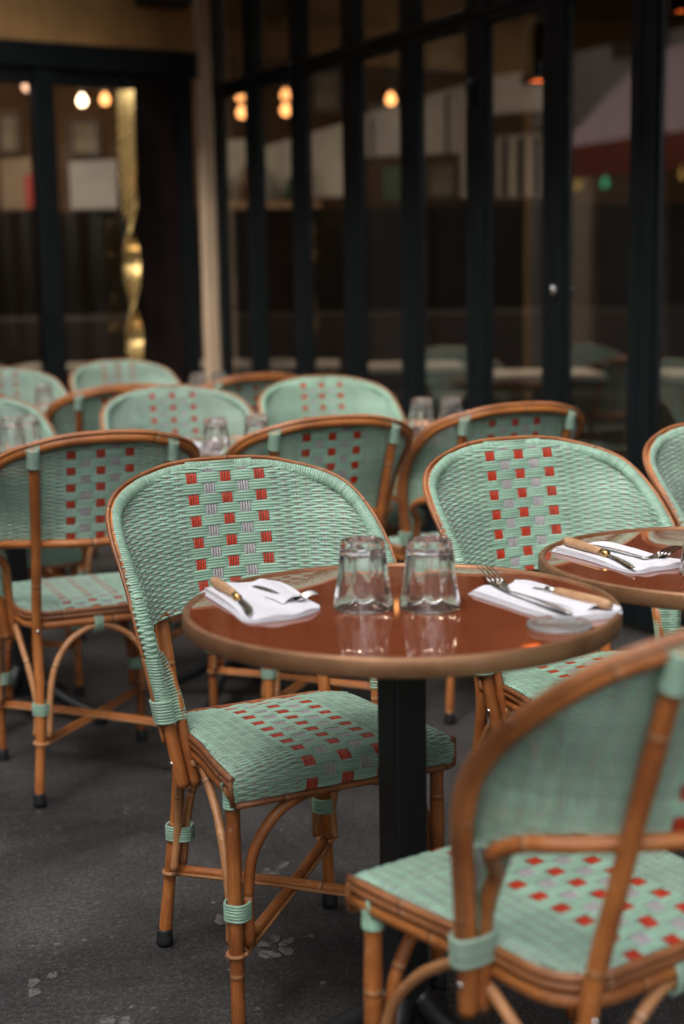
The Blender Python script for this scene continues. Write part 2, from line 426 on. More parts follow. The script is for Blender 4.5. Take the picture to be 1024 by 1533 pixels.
def outline(inset):
    ys = np.concatenate([np.linspace(-.236 + inset * .6, YR - RC - .004, 14), YR - RC + RC * np.sin(np.linspace(0, np.pi / 2, 9))])
    xs = np.maximum(seat_half(np.minimum(ys, YR - .0001)) - inset, .02)
    return np.stack([xs, ys - np.clip((ys - YR + RC) / RC, 0, 1) * inset * .8], -1)
def ring3(inset, z):
    r = outline(inset); P = np.vstack([r, (r * V(-1, 1))[::-1]]); return np.column_stack([P, np.full(len(P), z)])

LEGT = V(.159, .254, .842); RGX, RGY = .158, .163
def leg_pt(z):                                                # rear leg axis, right side
    return cr([(.170, .178, 0), (RGX, RGY, .146), (.149, .142, .27), (.147, .133, .41), (.150, .185, .615), LEGT], 10)
FX, FY = .184, -.204

def binding(mb, path, r, n, w=.0023, mat_=0):
    """coils of strand round a pole path (a few stacked rings)"""
    path = np.asarray(path, float)
    for k in range(n):
        t_ = (k + .5) / n; i = t_ * (len(path) - 1); i0 = min(int(i), len(path) - 2); p = path[i0] + (path[i0 + 1] - path[i0]) * (i - i0)
        T = path[i0 + 1] - path[i0]; T = T / np.linalg.norm(T); a_ = np.cross(T, V(1, .3, 0)); a_ /= np.linalg.norm(a_); b_ = np.cross(T, a_)
        th = np.linspace(0, 2 * np.pi, 16, endpoint=False); rr = r if np.ndim(r) == 0 else r
        ra, rb = (rr, rr) if np.isscalar(rr) else rr
        C_ = p + np.outer(np.cos(th) * ra, a_) + np.outer(np.sin(th) * rb, b_)
        mb.tube(C_, w, 6, mat_, closed=True)

def oval_binding(mb, c0, c1, hx, hy, n, ang=0, w=.0024):
    """coils round a bundle of poles; half sizes hx, hy, turned by ang"""
    c0 = np.asarray(c0, float); c1 = np.asarray(c1, float)
    th = np.linspace(0, 2 * np.pi, 22, endpoint=False); ca, sa = math.cos(ang), math.sin(ang)
    cs = np.sign(np.cos(th)) * np.abs(np.cos(th)) ** .75 * hx; sn = np.sign(np.sin(th)) * np.abs(np.sin(th)) ** .75 * hy
    for k in range(n):
        c = c0 + (c1 - c0) * ((k + .5) / n)
        mb.tube(np.stack([c[0] + cs * ca - sn * sa, c[1] + cs * sa + sn * ca, np.full(22, c[2])], -1), w, 6, 0, closed=True)

def make_chair():
    root = empty('bistro_chair', (0, 0, 0))
    make_backrest(root); make_seat(root)
    # hoop pole and the split cane nailed along its outer edge
    mb = MB(); jit = 1 + .03 * np.sin(np.linspace(0, 40, len(cen)))
    mb.tube(cen, RH * jit, 12); mb.build('back_hoop', RATTAN, root)
    mb = MB(); tr = outer + V(0, .0005, 0) - inw * .0035; keep = outer[:, 2] > .44
    mb.tube(tr[keep], .0036, 8)
    tr2 = outer + V(0, .0070, 0) - inw * .0012
    mb.tube(tr2[keep], .0040, 8); mb.build('edge_trim', CANE, root)
    # inner arch under the weave
    pr = []
    for z in (.362, .42, .46, .49): pr.append((float(Cx(z)) - .0225 - .0035 * float(sstep((z - .44) / .05)), float(Cy(z)) + .001, z))
    for z, dx, dy in ((.520, .0275, .008), (.550, .0270, .021)): pr.append((float(Cx(z)) - dx, float(Cy(z)) + dy, z))
    for z in (.585, .602, .613, .618):
        a = a_in(z); p = back_surf(np.array([a]), np.array([z]))[0]; n = normals(back_surf, np.array([a]), np.array([z]))[0]
        pr.append(tuple(p - n * (.001 + .011 * float(sstep((z - .54) / .075)))))
    for x in (.12, .06):
        p = back_surf(np.array([x]), np.array([ZA]))[0]; pr.append((p[0], p[1] + .0125, ZA + .001))
    p = back_surf(np.array([0.]), np.array([ZA]))[0]; pr.append((0, p[1] + .0125, ZA + .001))
    pr = np.array(pr); arch = cr(np.vstack([pr, mirror(pr[:-1])[::-1]]), 5)
    mb = MB(); mb.tube(arch, .0098, 10); mb.build('back_arch', RATTAN, root)
    # seat rails: two split canes over one pole, on three sides
    mb = MB(); P = ring3(-.001, .4445); mb.tube(P, .0058, 8); P = ring3(.0, .4335); mb.tube(P, .0062, 8)
    fr = np.array([(x, -.2375, .4015) for x in np.linspace(-.192, .192, 12)]); mb.tube(fr, .0050, 8); 
    for sg in (-1, 1): mb.tube([(sg * .1965, -.236, .4015), (sg * .199, -.236, .425), (sg * .1985, -.232, .445)], .0045, 8)
    mb.build('seat_trim', CANE, root)
    mb = MB(); P = ring3(.006, .4165); mb.tube(P, .0105, 10); mb.tube([(-.18, -.222, .4165), (.18, -.222, .4165)], .0098, 10); mb.build('seat_rail', RATTAN, root)
    # legs
    for sg in (1, -1):
        rear = leg_pt(0) * V(sg, 1, 1); rear = rear[rear[:, 2] >= .012]
        mb = MB(); mb.tube(rear, .0116 * (1 + .03 * np.sin(np.linspace(0, 30, len(rear)))), 12); lg = mb.build('leg', RATTAN, root)
        cap(lg, rear[0] - V(0, 0, .012))
        b = MB(); binding(b, cr([rear[-1] - V(0, .008 * 1.2, .042), rear[-1]], 6), .0125, 9, .0027)
        hp = V(sg * .163, float(Cy(.838)), .848)
        for dx in (-.011, -.0055, 0, .0055, .011):
            c_ = V(sg * (.160 + dx), np.interp(.160 + dx, ch[::-1, 0], ch[::-1, 1]), np.interp(.160 + dx, ch[::-1, 0], ch[::-1, 2]))
            th = np.linspace(-.7, 2.3, 10); q = np.stack([np.full(10, c_[0]), c_[1] + .0128 * np.cos(th), c_[2] + .0128 * np.sin(th) - .001], -1)
            b.ribbon(q, np.stack([0 * th, np.cos(th), np.sin(th)], -1), .0028, .0011, 6, 0)
        b.build('binding', TEAL, lg)
        front = np.array([(sg * FX, FY, z) for z in np.linspace(.012, .425, 14)])
        mb = MB(); mb.tube(front, .0118 * (1 + .03 * np.sin(np.linspace(0, 20, 14))), 12); fl = mb.build('leg', RATTAN, root)
        cap(fl, V(sg * FX, FY, 0))
        b = MB(); binding(b, [(sg * FX, FY, .388), (sg * FX, FY, .416)], .0128, 6, .0025)
        b.tube([(sg * (FX + .008), FY + .010, .405), (sg * (FX + .014), FY + .008, .425), (sg * (FX + .010), FY, .440)], .0024, 6)
        b.build('binding', TEAL, fl); b = MB()
        oval_binding(b, (sg * (FX - .008), FY + .006, .204), (sg * (FX - .008), FY + .006, .234), .0235, .0195, 6, -sg * .75 + (math.pi / 2 if sg < 0 else 0) * 0)
        b.build('binding', TEAL, fl)
        # rear leg binding with its two braces
        rp = np.array([np.interp(z, rear[:, 2], rear[:, k]) for z in (.225,) for k in range(3)]).reshape(-1, 3)[0]
        b = MB(); oval_binding(b, rp + V(-sg * .007, -.006, -.014), rp + V(-sg * .007, -.006, .014), .0235, .019, 6, sg * .75); b.build('binding', TEAL, lg)
        # collar rings of the cross stretcher
        for lp, o_ in ((V(sg * FX, FY, .146), fl), (V(sg * RGX, RGY, .146), lg)):
            th = np.linspace(0, 2 * np.pi, 18, endpoint=False); c = MB(); dr = -lp[:2] / np.linalg.norm(lp[:2])
            c.tube(np.stack([lp[0] + dr[0] * .004 + np.cos(th) * .0155, lp[1] + dr[1] * .004 + np.sin(th) * .0155, np.full(18, lp[2]) + .0015 * np.cos(th)], -1), .0038, 8, closed=True)
            c.build('collar', RATPALE, o_)
        # side braces: pale canes crossing under the side rail
        x = sg * FX
        m1 = MB(); m1.tube(cr([(x + sg * .002, FY + .021, .157), (x + sg * .001, FY + .021, .23), (x, FY + .040, .30), (x - sg * .006, FY + .085, .358), (x - sg * .012, FY + .150, .404)], 8), .0076, 8); m1.build('brace', RATPALE, root)
        q = rp; m1 = MB(); m1.tube(cr([(q[0] + sg * .010, q[1] - .014, .157), (q[0] + sg * .003, q[1] - .021, .23), (q[0] + sg * .010, q[1] - .050, .30), (q[0] + sg * .017, q[1] - .090, .352), (q[0] + sg * .020, q[1] - .165, .405)], 8), .0076, 8); m1.build('brace', RATPALE, root)
        s_ = MB()
        for y_, z_ in ((.2115, .408),): s_.lathe([(0, .0035), (.003, .003), (.0046, .001), (.0048, 0)], 10, 0, (0, 0, 0))
        sv = s_.build('screw', STEEL, lg); sv.rotation_euler = (-math.pi / 2, 0, 0); sv.location = (sg * .147, .1442, .408)
        s_ = MB(); s_.lathe([(0, .0035), (.003, .003), (.0046, .001), (.0048, 0)], 10); sv = s_.build('screw', STEEL, root)
        z_ = .405; sv.rotation_euler = (0, sg * math.pi / 2, 0); sv.location = (sg * (float(Cx(z_)) + RH - .0006), float(Cy(z_)), z_)
        b = MB(); zz = (.474, .512); oval_binding(b, V(sg * (float(Cx(zz[0])) + .003), float(Cy(zz[0])), zz[0]), V(sg * (float(Cx(zz[1])) + .003), float(Cy(zz[1])), zz[1]), .0165, .0150, 8, 0, .0027); b.build('hoop_binding', TEAL, root)
    # arches under the front and rear rail
    for y_, col, zt in ((FY, RATTAN, .402),):
        pts = [(.160, y_ + .002, .157), (.160, y_ + .002, .25), (.148, y_, .315), (.110, y_ - .004, .368), (.055, y_ - .010, .396), (0, y_ - .012, .402)]
        pts = np.array(pts); m1 = MB(); m1.tube(cr(np.vstack([pts, mirror(pts[:-1])[::-1]]), 6), .0092, 9); m1.build('brace', RATTAN, root)
    pts = np.array([(.135, .160, .157), (.127, .150, .25), (.112, .142, .315), (.078, .132, .368), (.03, .124, .398), (0, .122, .401)])
    m1 = MB(); m1.tube(cr(np.vstack([pts, mirror(pts[:-1])[::-1]]), 6), .0080, 9); rb = m1.build('brace', RATPALE, root)
    b = MB()
    for k in range(4):
        x = (k - 1.5) * .0055; th = np.linspace(0, 2 * np.pi, 14, endpoint=False)
        b.tube(np.stack([np.full(14, x), YR - .004 + .0125 * np.cos(th), .409 + .0205 * np.sin(th)], -1), .0026, 6, closed=True)
    b.build('binding', TEAL, rb)
    # crossed stretchers, each a pole between two thin canes
    A = [V(FX, FY, .150), V(-RGX, RGY, .150)]; B = [V(-FX, FY, .146), V(RGX, RGY, .146)]
    for (p, q), dz in ((A, .004), (B, -.003)):
        mb = MB(); ts = np.linspace(.035, .965, 15)[:, None]; path = p + (q - p) * ts; path[:, 2] += dz * np.sin(np.pi * ts[:, 0])
        mb.tube(path, .0092, 9); d = (q - p) / np.linalg.norm(q - p); nn = np.cross(d, V(0, 0, 1))
        st = mb.build('stretcher', RATTAN, root)
        mb = MB()
        for s2 in (-1, 1): mb.tube(path + nn * s2 * .0115 - V(0, 0, .004), .0034, 6)
        mb.build('cane_strip', RATPALE, st)
    return root
def cap(leg, p):
    mb = MB(); mb.lathe([(0, 0), (.0125, 0), (.0158, .002), (.0152, .010), (.0142, .026), (.0138, .030), (.0118, .0305)], 18, 0, tuple(p)); mb.build('rubber_foot', RUBBER, leg)

proto = make_chair()
CH = [  # x, y, degrees, label
 (-.106, 2.404, 27.0, 'sharpest green woven chair with red checks, at the nearest table behind its left napkin'),
 (.454, 2.665, 23.9, 'green woven chair with red checks facing us just behind the cropped right table'),
 (.293, 1.635, 214.8, 'very near blurred chair from behind, its rattan hoop filling the lower right corner'),
 (-.630, 3.444, 203.4, 'chair with its back to us at the left edge, dark red checks and rubber-footed leg'),
 (-.112, 3.736, 203.3, 'dark chair back with rattan rim seen from behind, directly above the sharpest chair'),
 (.374, 4.03, 202.2, 'chair from behind with rattan rim, right of two tumblers beside the folding glass doors'),
 (.009, 4.856, 18.8, 'blurred green chair back with red dots facing us below the middle folding doors'),
 (-.461, 4.461, 21.5, 'blurred green chair back facing us behind a table with two upturned tumblers and a napkin'),
 (-.817, 5.054, 203.6, 'blurred dark chair back with thin rattan rim, turned away below the brass pole'),
 (-.887, 6.319, 29.0, 'most distant pale green chair back, standing below the glass door beside the brass pole'),
 (-1.288, 5.787, 31.8, 'distant green chair back cut by the left edge below the left glass door'),
 (-1.049, 4.229, 30.6, 'green chair back at the left edge half hidden behind two tumblers on a small table'),
 (-.414, 5.549, 206.7, 'dark distant chair turned away with rattan rim, at the foot of the cream corner post'),
 (.94, 2.956, 26.9, 'chair cut off by the right edge above the cropped table, only its curve showing'),
]
chairs = []
hb2 = {}
for sg in (-1, 1):
    b = MB(); zz = (.432, .470); oval_binding(b, V(sg * (float(Cx(zz[0])) - .009), float(Cy(zz[0])), zz[0]), V(sg * (float(Cx(zz[1])) - .009), float(Cy(zz[1])), zz[1]), .0275, .0150, 8, 0, .0027)
    q = b.build('hoop_binding', TEAL); hb2[sg] = q.data; bpy.data.objects.remove(q)
for i, (x, y, a, lb) in enumerate(CH):
    o = proto if i == 0 else copy_tree(proto)
    o.location = (x, y, 0); o.rotation_euler.z = R(a); tag(o, lb, 'chair', 'woven bistro chairs on the terrace'); chairs.append(o)
    if i == 2:
        o.rotation_euler.x = R(-1.3); o.location.z = .004
        for c_ in o.children:
            if c_.name.startswith('backrest'):
                nb_ = make_backrest(None, .020); c_.data = nb_.data; bpy.data.objects.remove(nb_)
            if c_.name.startswith('hoop_binding'): c_.data = hb2[1 if c_.data.vertices[0].co.x > 0 else -1]

# ------------------------------------------------------------------ round bistro tables
def make_table():
    root = empty('bistro_table', (0, 0, 0)); ZT_ = .74; r = .30
    mb = MB(); mb.lathe([(0, ZT_ - .0035), (.15, ZT_ - .0035), (.2890, ZT_ - .0035), (.2900, ZT_ - .0035), (.2905, ZT_ - .0045), (.2915, ZT_ - .006), (.2915, ZT_ - .02), (0, ZT_ - .02)], 96); mb.build('tabletop', TOP, root).scale = (1.027, 1.027, 1)
    mb = MB(); mb.lathe([(.2900, ZT_ - .0040), (.2912, ZT_ - .0008), (.2945, ZT_), (.2982, ZT_ - .0006), (.3, ZT_ - .003), (.3004, ZT_ - .015), (.3, ZT_ - .0240), (.2985, ZT_ - .0262), (.294, ZT_ - .0266), (.29, ZT_ - .025), (.2, ZT_ - .025)], 96)
    mb.build('edge_band', BRASS, root).scale = (1.027, 1.027, 1)
    mb = MB(); mb.box(-.0262, .0262, -.0262, .0262, .07, ZT_ - .034); mb.box(-.031, .031, -.031, .031, .30, .318)
    mb.build('column', BLACKM, root, bevel=.004)
    mb = MB(); mb.lathe([(0, .708), (.085, .7085), (.09, .703), (.07, .698), (.03, .69)], 24); mb.build('top_plate', BLACKM, root)
    for k in range(4):
        a = k * math.pi / 2 + math.pi / 4; d = V(math.cos(a), math.sin(a), 0); mb = MB()
        mb.tube(cr([d * .02 + V(0, 0, .15), d * .06 + V(0, 0, .11), d * .15 + V(0, 0, .055), d * .235 + V(0, 0, .025)], 6), np.linspace(.021, .013, 19), 10)
        f = mb.build('base_arm', BLACKM, root); c = MB(); p = d * .235; c.lathe([(0, 0), (.017, 0), (.019, .004), (.018, .022), (.010, .032), (0, .034)], 14, 0, tuple(p)); c.build('rubber_foot', RUBBER, f)
    return root
tproto = make_table()
TB = [
 (.081, 1.997, 30, 'nearest round red-brown table with brass edge, carrying two large tumblers and two settings'),
 (.629, 2.305, 20, 'round red-brown table cut off by the right edge, with one knife on a napkin'),
 (-.330, 4.085, 30, 'small round table behind the nearest chair, carrying two tumblers and a crumpled napkin'),
 (-.905, 3.92, 30, 'small round table on black legs at the left edge, carrying two overlapping tumblers'),
 (.215, 4.50, 35, 'small table by the folding doors with two tumblers, mostly hidden by a chair back'),
 (-1.12, 5.44, 30, 'distant small round table at the left, carrying one blurred tumbler'),
 (-.60, 5.98, 25, 'most distant small round table, carrying two tumblers beside the cream corner post'),
]
for i, (x, y, a, lb) in enumerate(TB):
    o = tproto if i == 0 else copy_tree(tproto)
    o.location = (x, y, 0); o.rotation_euler.z = R(a); tag(o, lb, 'table', 'round bistro tables')

# ------------------------------------------------------------------ tumblers (upside down, fluted)
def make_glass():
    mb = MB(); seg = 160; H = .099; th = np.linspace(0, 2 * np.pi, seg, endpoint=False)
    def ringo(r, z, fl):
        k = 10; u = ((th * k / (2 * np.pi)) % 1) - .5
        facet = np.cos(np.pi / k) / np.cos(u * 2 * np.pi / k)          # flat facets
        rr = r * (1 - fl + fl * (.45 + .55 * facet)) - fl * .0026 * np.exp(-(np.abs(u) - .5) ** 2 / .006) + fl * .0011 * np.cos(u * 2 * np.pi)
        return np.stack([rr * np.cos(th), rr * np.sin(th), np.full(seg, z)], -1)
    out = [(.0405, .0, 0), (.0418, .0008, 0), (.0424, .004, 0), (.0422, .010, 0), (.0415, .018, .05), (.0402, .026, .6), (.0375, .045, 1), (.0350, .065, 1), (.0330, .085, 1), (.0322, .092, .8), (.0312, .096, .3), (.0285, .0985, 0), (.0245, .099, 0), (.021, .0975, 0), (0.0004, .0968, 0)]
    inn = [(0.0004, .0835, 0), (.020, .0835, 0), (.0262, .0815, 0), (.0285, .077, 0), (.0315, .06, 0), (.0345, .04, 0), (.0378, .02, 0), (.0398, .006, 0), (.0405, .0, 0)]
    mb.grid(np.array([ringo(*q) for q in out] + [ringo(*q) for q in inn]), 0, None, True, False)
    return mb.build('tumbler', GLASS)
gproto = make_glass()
GL = [
 (.028, 1.982, 'left one of the two large upturned tumblers on the nearest table'),
 (.121, 1.976, 'right one of the two large upturned tumblers on the nearest table'),
 (.562, 2.180, 'upturned tumbler just entering the right edge on the cropped table'),
 (-.343, 3.945, 'left of two blurred upturned tumblers behind the nearest chair back'),
 (-.236, 4.03, 'right of two blurred upturned tumblers behind the nearest chair back'),
 (-.930, 4.06, 'front one of two overlapping upturned tumblers at the left edge'),
 (-.895, 4.12, 'rear one of two overlapping upturned tumblers at the left edge'),
 (.256, 4.54, 'left of two upturned tumblers in front of the folding glass doors'),
 (.352, 4.58, 'right of two upturned tumblers in front of the folding glass doors'),
 (-1.135, 5.53, 'single blurred tumbler far back at the left below the glass door'),
 (-.600, 6.12, 'left of two far tumblers at the foot of the cream post'),
 (-.515, 6.14, 'right of two far tumblers at the foot of the cream post'),
]
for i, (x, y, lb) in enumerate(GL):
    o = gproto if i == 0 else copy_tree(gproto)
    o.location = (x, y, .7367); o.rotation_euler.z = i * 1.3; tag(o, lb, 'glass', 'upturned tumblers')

# ------------------------------------------------------------------ napkins, cutlery
ZTOP = .7368
def napkin(pts, label, fold=None, layers=3, puff=.004):
    """folded paper napkin: stacked sheets with rippled edges"""
    mb = MB(); P = np.array(pts, float); c = P.mean(0)
    B = cr(np.vstack([P, P[:1]]), 7)[:-1]; n = len(B)
    for k in range(layers):
        sh = 1 - .02 * k; off = V(.0015 * k, .001 * k); rings = []
        for q, f in enumerate((1, .93, .75, .5, .25, .02)):
            rr = c + (B - c) * f * sh + off
            ang = np.linspace(0, 2 * np.pi, n, endpoint=False)
            z = ZTOP + .0012 + k * .0018 + puff * (k == layers - 1) * (.35 + .35 * np.sin(ang * 3 + k)) * (f > .7) * (.6 if f < .9 else 1) + .0015 * np.sin(rr[:, 0] * 90 + rr[:, 1] * 60 + k) * (k == layers - 1)
            rings.append(np.column_stack([rr, z]))
        mb.grid(np.array(rings), 0, None, True, False)
        low = np.column_stack([c + (B - c) * sh + off, np.full(n, ZTOP + .0004 + k * .0018)])
        mb.grid(np.array([low, rings[0]]), 0, None, True, False)
    if fold is not None:
        F = np.array(fold, float); g = []
        for s_ in np.linspace(0, 1, 8):
            a, b = F[0] + (F[1] - F[0]) * s_, F[3] + (F[2] - F[3]) * s_
            g.append([(*(a + (b - a) * t_), ZTOP + .006 + .006 * math.sin(math.pi * t_) + .002 * math.sin(5 * s_ + 4 * t_)) for t_ in np.linspace(0, 1, 8)])
        mb.grid(np.array(g))
    return tag(mb.build('napkin', WHITE), label, 'napkin', 'folded white napkins')
def knife(h0, h1, tip, label, z=.0105, ferrule=True):
    h0, h1, tip = (np.array(p, float) for p in (h0, h1, tip)); c = (h0 + h1) / 2
    root = empty('table_knife', (*c, ZTOP)); L = lambda p, z_: V(p[0] - c[0], p[1] - c[1], z_)
    d = (h1 - h0) / np.linalg.norm(h1 - h0)
    mb = MB(); ts = np.linspace(0, 1, 10); hw = np.interp(ts, [0, .06, .3, .8, .97, 1], [.0065, .0095, .0098, .0082, .0075, .006])
    pth = np.array([L(h0 + (h1 - h0) * t_, z + .002) for t_ in ts]); mb.tube(pth, hw * .82, 12); mb.build('handle', WOODH, root)
    for t_ in (.35, .7):
        pass
    f = MB(); a = h1; b = h1 + d * .016; f.tube([L(a - d * .002, z + .001), L(b, z)], .0062, 12); f.build('ferrule', BRASSF if ferrule else STEEL, root)
    n2 = V(-d[1], d[0]); bl = MB(); pts = []
    td = (tip - b); ts = np.linspace(0, 1, 12); w0 = np.interp(ts, [0, .15, .6, .85, 1], [.0035, .0058, .0068, .0055, .0008])
    for t_, w_ in zip(ts, w0):
        p = b + td * t_; bow = n2 * .004 * math.sin(t_ * math.pi)
        pts.append([L(p + bow + n2 * w_, z + .001 - .004 * t_), L(p + bow * 1, z + .0018 - .004 * t_), L(p + bow - n2 * w_, z + .0002 - .004 * t_), L(p + bow, z - .0010 - .004 * t_)])
    bl.grid(np.array(pts), 0, None, True, True); bl.build('blade', STEEL, root)
    return tag(root, label, 'knife', 'wooden-handled table knives')
def fork(end, neck, tip, label, z=.009, zt=.006):
    end, neck, tip = (np.array(p, float) for p in (end, neck, tip)); c = neck
    root = empty('table_fork', (*c, ZTOP)); L = lambda p, z_: V(p[0] - c[0], p[1] - c[1], z_)
    d = (neck - end); Ld = np.linalg.norm(d); d /= Ld; hb = MB(); pts = []; n = V(-d[1], d[0])
    ts = np.linspace(0, 1, 14)
    for t_ in ts:
        w_ = np.interp(t_, [0, .04, .25, .7, 1], [.004, .0075, .0062, .0032, .0032]); p = end + (neck - end) * t_
        zz = z + .003 * math.sin(math.pi * t_) - .001; pts.append([L(p + n * w_, zz), L(p, zz + .0013), L(p - n * w_, zz), L(p, zz - .0012)])
    hb.grid(np.array(pts), 0, None, True, True); hb.build('handle', STEEL, root)
    e = tip - neck; Le = np.linalg.norm(e); e /= Le; m = V(-e[1], e[0]); hd = MB(); pts = []
    for t_ in np.linspace(0, .5, 8):
        w_ = np.interp(t_, [0, .12, .3, .5], [.0034, .0075, .0118, .0125]); p = neck + e * Le * t_
        zz = z - .003 * math.sin(t_ * 2 * math.pi); pts.append([L(p + m * w_, zz + .001), L(p, zz - .0006), L(p - m * w_, zz + .001), L(p, zz - .0022)])
    hd.grid(np.array(pts), 0, None, True, True); hdo = hd.build('fork_head', STEEL, root)
    for k in range(4):
        off = (k - 1.5) * .0068; tn = MB(); ps = [L(neck + e * Le * t_ + m * off, z - .003 * math.sin(t_ * 2 * math.pi) + (t_ - .5) * .008) for t_ in np.linspace(.46, 1, 8)]
        tn.tube(ps, np.linspace(.0019, .0011, 8), 6); tn.build('tine', STEEL, hdo)
    return tag(root, label, 'fork', 'steel table forks')
napkin([(-.213, 2.105), (-.185, 2.15), (-.117, 2.160), (-.085, 2.11), (-.055, 2.03), (-.033, 1.975), (-.062, 1.925), (-.10, 1.905), (-.133, 1.902), (-.16, 1.975)],
       'folded white napkin under a knife on the left side of the nearest table', [(-.112, 2.158), (-.052, 2.028), (-.085, 1.985), (-.145, 2.10)])
knife((-.196, 2.134), (-.155, 2.025), (-.128, 1.915), 'wooden-handled knife lying on the left napkin of the nearest table')
fork((-.134, 2.113), (-.080, 2.015), (-.036, 2.026), 'steel fork lying across the left napkin of the nearest table')
napkin([(.182, 2.062), (.210, 2.098), (.240, 2.105), (.262, 2.128), (.285, 2.115), (.335, 2.02), (.380, 1.94), (.366, 1.900), (.318, 1.880), (.284, 1.886), (.25, 1.93), (.215, 2.0)],
       'folded white napkin with scalloped edge on the right side of the nearest table', [(.262, 2.122), (.366, 1.935), (.325, 1.90), (.245, 2.06)])
fork((.304, 1.886), (.236, 2.035), (.218, 2.192), 'steel fork with raised tines on the right napkin of the nearest table', .011, .010)
knife((.362, 1.912), (.301, 2.013), (.267, 2.085), 'wooden-handled knife pointing away on the right napkin of the nearest table', .012, False)
napkin([(.352, 2.39), (.372, 2.43), (.44, 2.453), (.48, 2.385), (.518, 2.31), (.548, 2.275), (.533, 2.236), (.49, 2.21), (.445, 2.195), (.40, 2.30)],
       'folded white napkin lying on the table cut off by the right edge')
knife((.380, 2.428), (.424, 2.315), (.452, 2.190), 'wooden-handled knife on the napkin of the cropped right table')
fork((.416, 2.410), (.487, 2.276), (.563, 2.348), 'steel fork with dark handle on the napkin of the cropped right table')
napkin([(-.45, 4.13), (-.40, 4.22), (-.34, 4.17), (-.36, 4.08), (-.42, 4.05)], 'crumpled white napkin left of the two tumblers behind the nearest chair', None, 3, .03)
napkin([(.28, 4.44), (.30, 4.52), (.36, 4.50), (.35, 4.41)], 'small white napkin by the tumblers near the folding doors', None, 3, .03)
mb = MB(); mb.lathe([(0, .0006), (.030, .0006), (.040, .0010), (.043, .004), (.042, .0075), (.037, .0085), (.034, .0055), (.012, .0045), (0, .0045)], 48)
o = mb.build('coaster', COASTG); o.location = (.283, 1.846, ZTOP); tag(o, 'low round frosted glass coaster in front of the right napkin', 'coaster')

# ------------------------------------------------------------------ setting
# wall axes: n points from the street towards the folding doors, u runs along them away from us
WA = R(30); NX = V(math.cos(WA), math.sin(WA), 0); UX = V(-math.sin(WA), math.cos(WA), 0); DW = 3.3; TC = 6.99
W = lambda t_, w, z: UX * t_ + NX * w + V(0, 0, z)            # along, across, up
asph = mat('asphalt', (.05, .05, .05), .8, spec=.35); t = NT(asph); oc = t.n('ShaderNodeTexCoord').outputs['Object']
base = t.ramp(t.noise(oc, 2.2, 6, .62, .4), [(.3, (.026, .024, .023)), (.52, (.050, .046, .0445)), (.75, (.082, .075, .072))])
gr = t.ramp(t.noise(oc, 105, 5, .75), [(.33, (.28,) * 3), (.52, (.95,) * 3), (.70, (2.2,) * 3)])
c = t.mix(.9, base, gr, 'MULTIPLY')
vo = t.n('ShaderNodeTexVoronoi', i_Scale=120.); t.l(oc, vo.inputs['Vector'])
spk = t.math('MULTIPLY', t.math('LESS_THAN', vo.outputs['Distance'], .20), t.math('GREATER_THAN', t.noise(oc, 26, 4), .50))
big = t.ramp(t.noise(oc, 1.5, 6, .66, .8), [(.36, (.50,) * 3), (.50, (.95,) * 3), (.66, (1.55,) * 3)]); c = t.mix(1.0, c, big, 'MULTIPLY')
c = t.mix(t.math('MULTIPLY', spk, .6), c, (.20, .187, .18))
vo2 = t.n('ShaderNodeTexVoronoi', i_Scale=34.); t.l(oc, vo2.inputs['Vector'])
spk2 = t.math('MULTIPLY', t.math('LESS_THAN', vo2.outputs['Distance'], .2), t.math('GREATER_THAN', t.noise(oc, 9, 3), .60))
c = t.mix(t.math('MULTIPLY', spk2, .5), c, (.25, .23, .22))
worn = t.ramp(t.noise(oc, 3.3, 7, .72, .6), [(.60, (0,) * 3), (.68, (1,) * 3)])
c = t.mix(t.math('MULTIPLY', t.math('MULTIPLY', worn, t.math('GREATER_THAN', t.noise(oc, 120, 3), .54)), .6), c, (.19, .175, .17))
t.l(c, t.b.inputs['Base Color'])
t.l(t.ramp(t.noise(oc, 5, 5), [(.35, (.55,) * 3), (.7, (.85,) * 3)]), t.b.inputs['Roughness'])
t.bump(t.math('ADD', t.noise(oc, 190, 4, .7), t.math('MULTIPLY', t.noise(oc, 55, 3), .9)), 1.0, .0035)
mb = MB(); mb.grid(np.array([[(x, y, 0) for y in np.linspace(-90, 90, 3)] for x in np.linspace(-90, 90, 3)])); tag(mb.build('ground', asph), kind='structure')
# pale paint marks on the asphalt
PAINT = mat('worn_paint', (.15, .14, .13), .85); t = NT(PAINT); po_ = t.n('ShaderNodeTexCoord').outputs['Object']
t.l(t.ramp(t.noise(po_, 75, 5, .75), [(.42, (.045, .042, .040)), (.50, (.11, .10, .093)), (.72, (.19, .172, .16))]), t.b.inputs['Base Color'])
def splat(blobs, label):
    mb = MB()
    for x, y, rx, ry, a in blobs:
        th = np.linspace(0, 2 * np.pi, 18, endpoint=False); rr = 1 + .12 * np.sin(th * 3 + x * 90) + .07 * np.sin(th * 5 + y * 70)
        p = np.stack([rx * np.cos(th) * rr, ry * np.sin(th) * rr], -1); ca, sa = math.cos(a), math.sin(a)
        mb.prism([(x + q[0] * ca - q[1] * sa, y + q[0] * sa + q[1] * ca) for q in p], .0008, .0014)
    return tag(mb.build('paint_mark', PAINT), label, 'ground mark', 'pale marks on the asphalt')
fx, fy = -.130, 2.468
splat([(fx - .028, fy + .012, .010, .02, .8), (fx - .006, fy + .034, .0095, .018, .1), (fx + .016, fy + .018, .009, .02, -.6), (fx + .016, fy - .018, .011, .018, .7), (fx - .014, fy - .032, .022, .016, -.5)], 'pale paw-shaped mark on the asphalt under the nearest chair')
splat([(-.243, 2.584, .011, .024, .2)], 'round pale spot on the asphalt behind the nearest front chair leg')
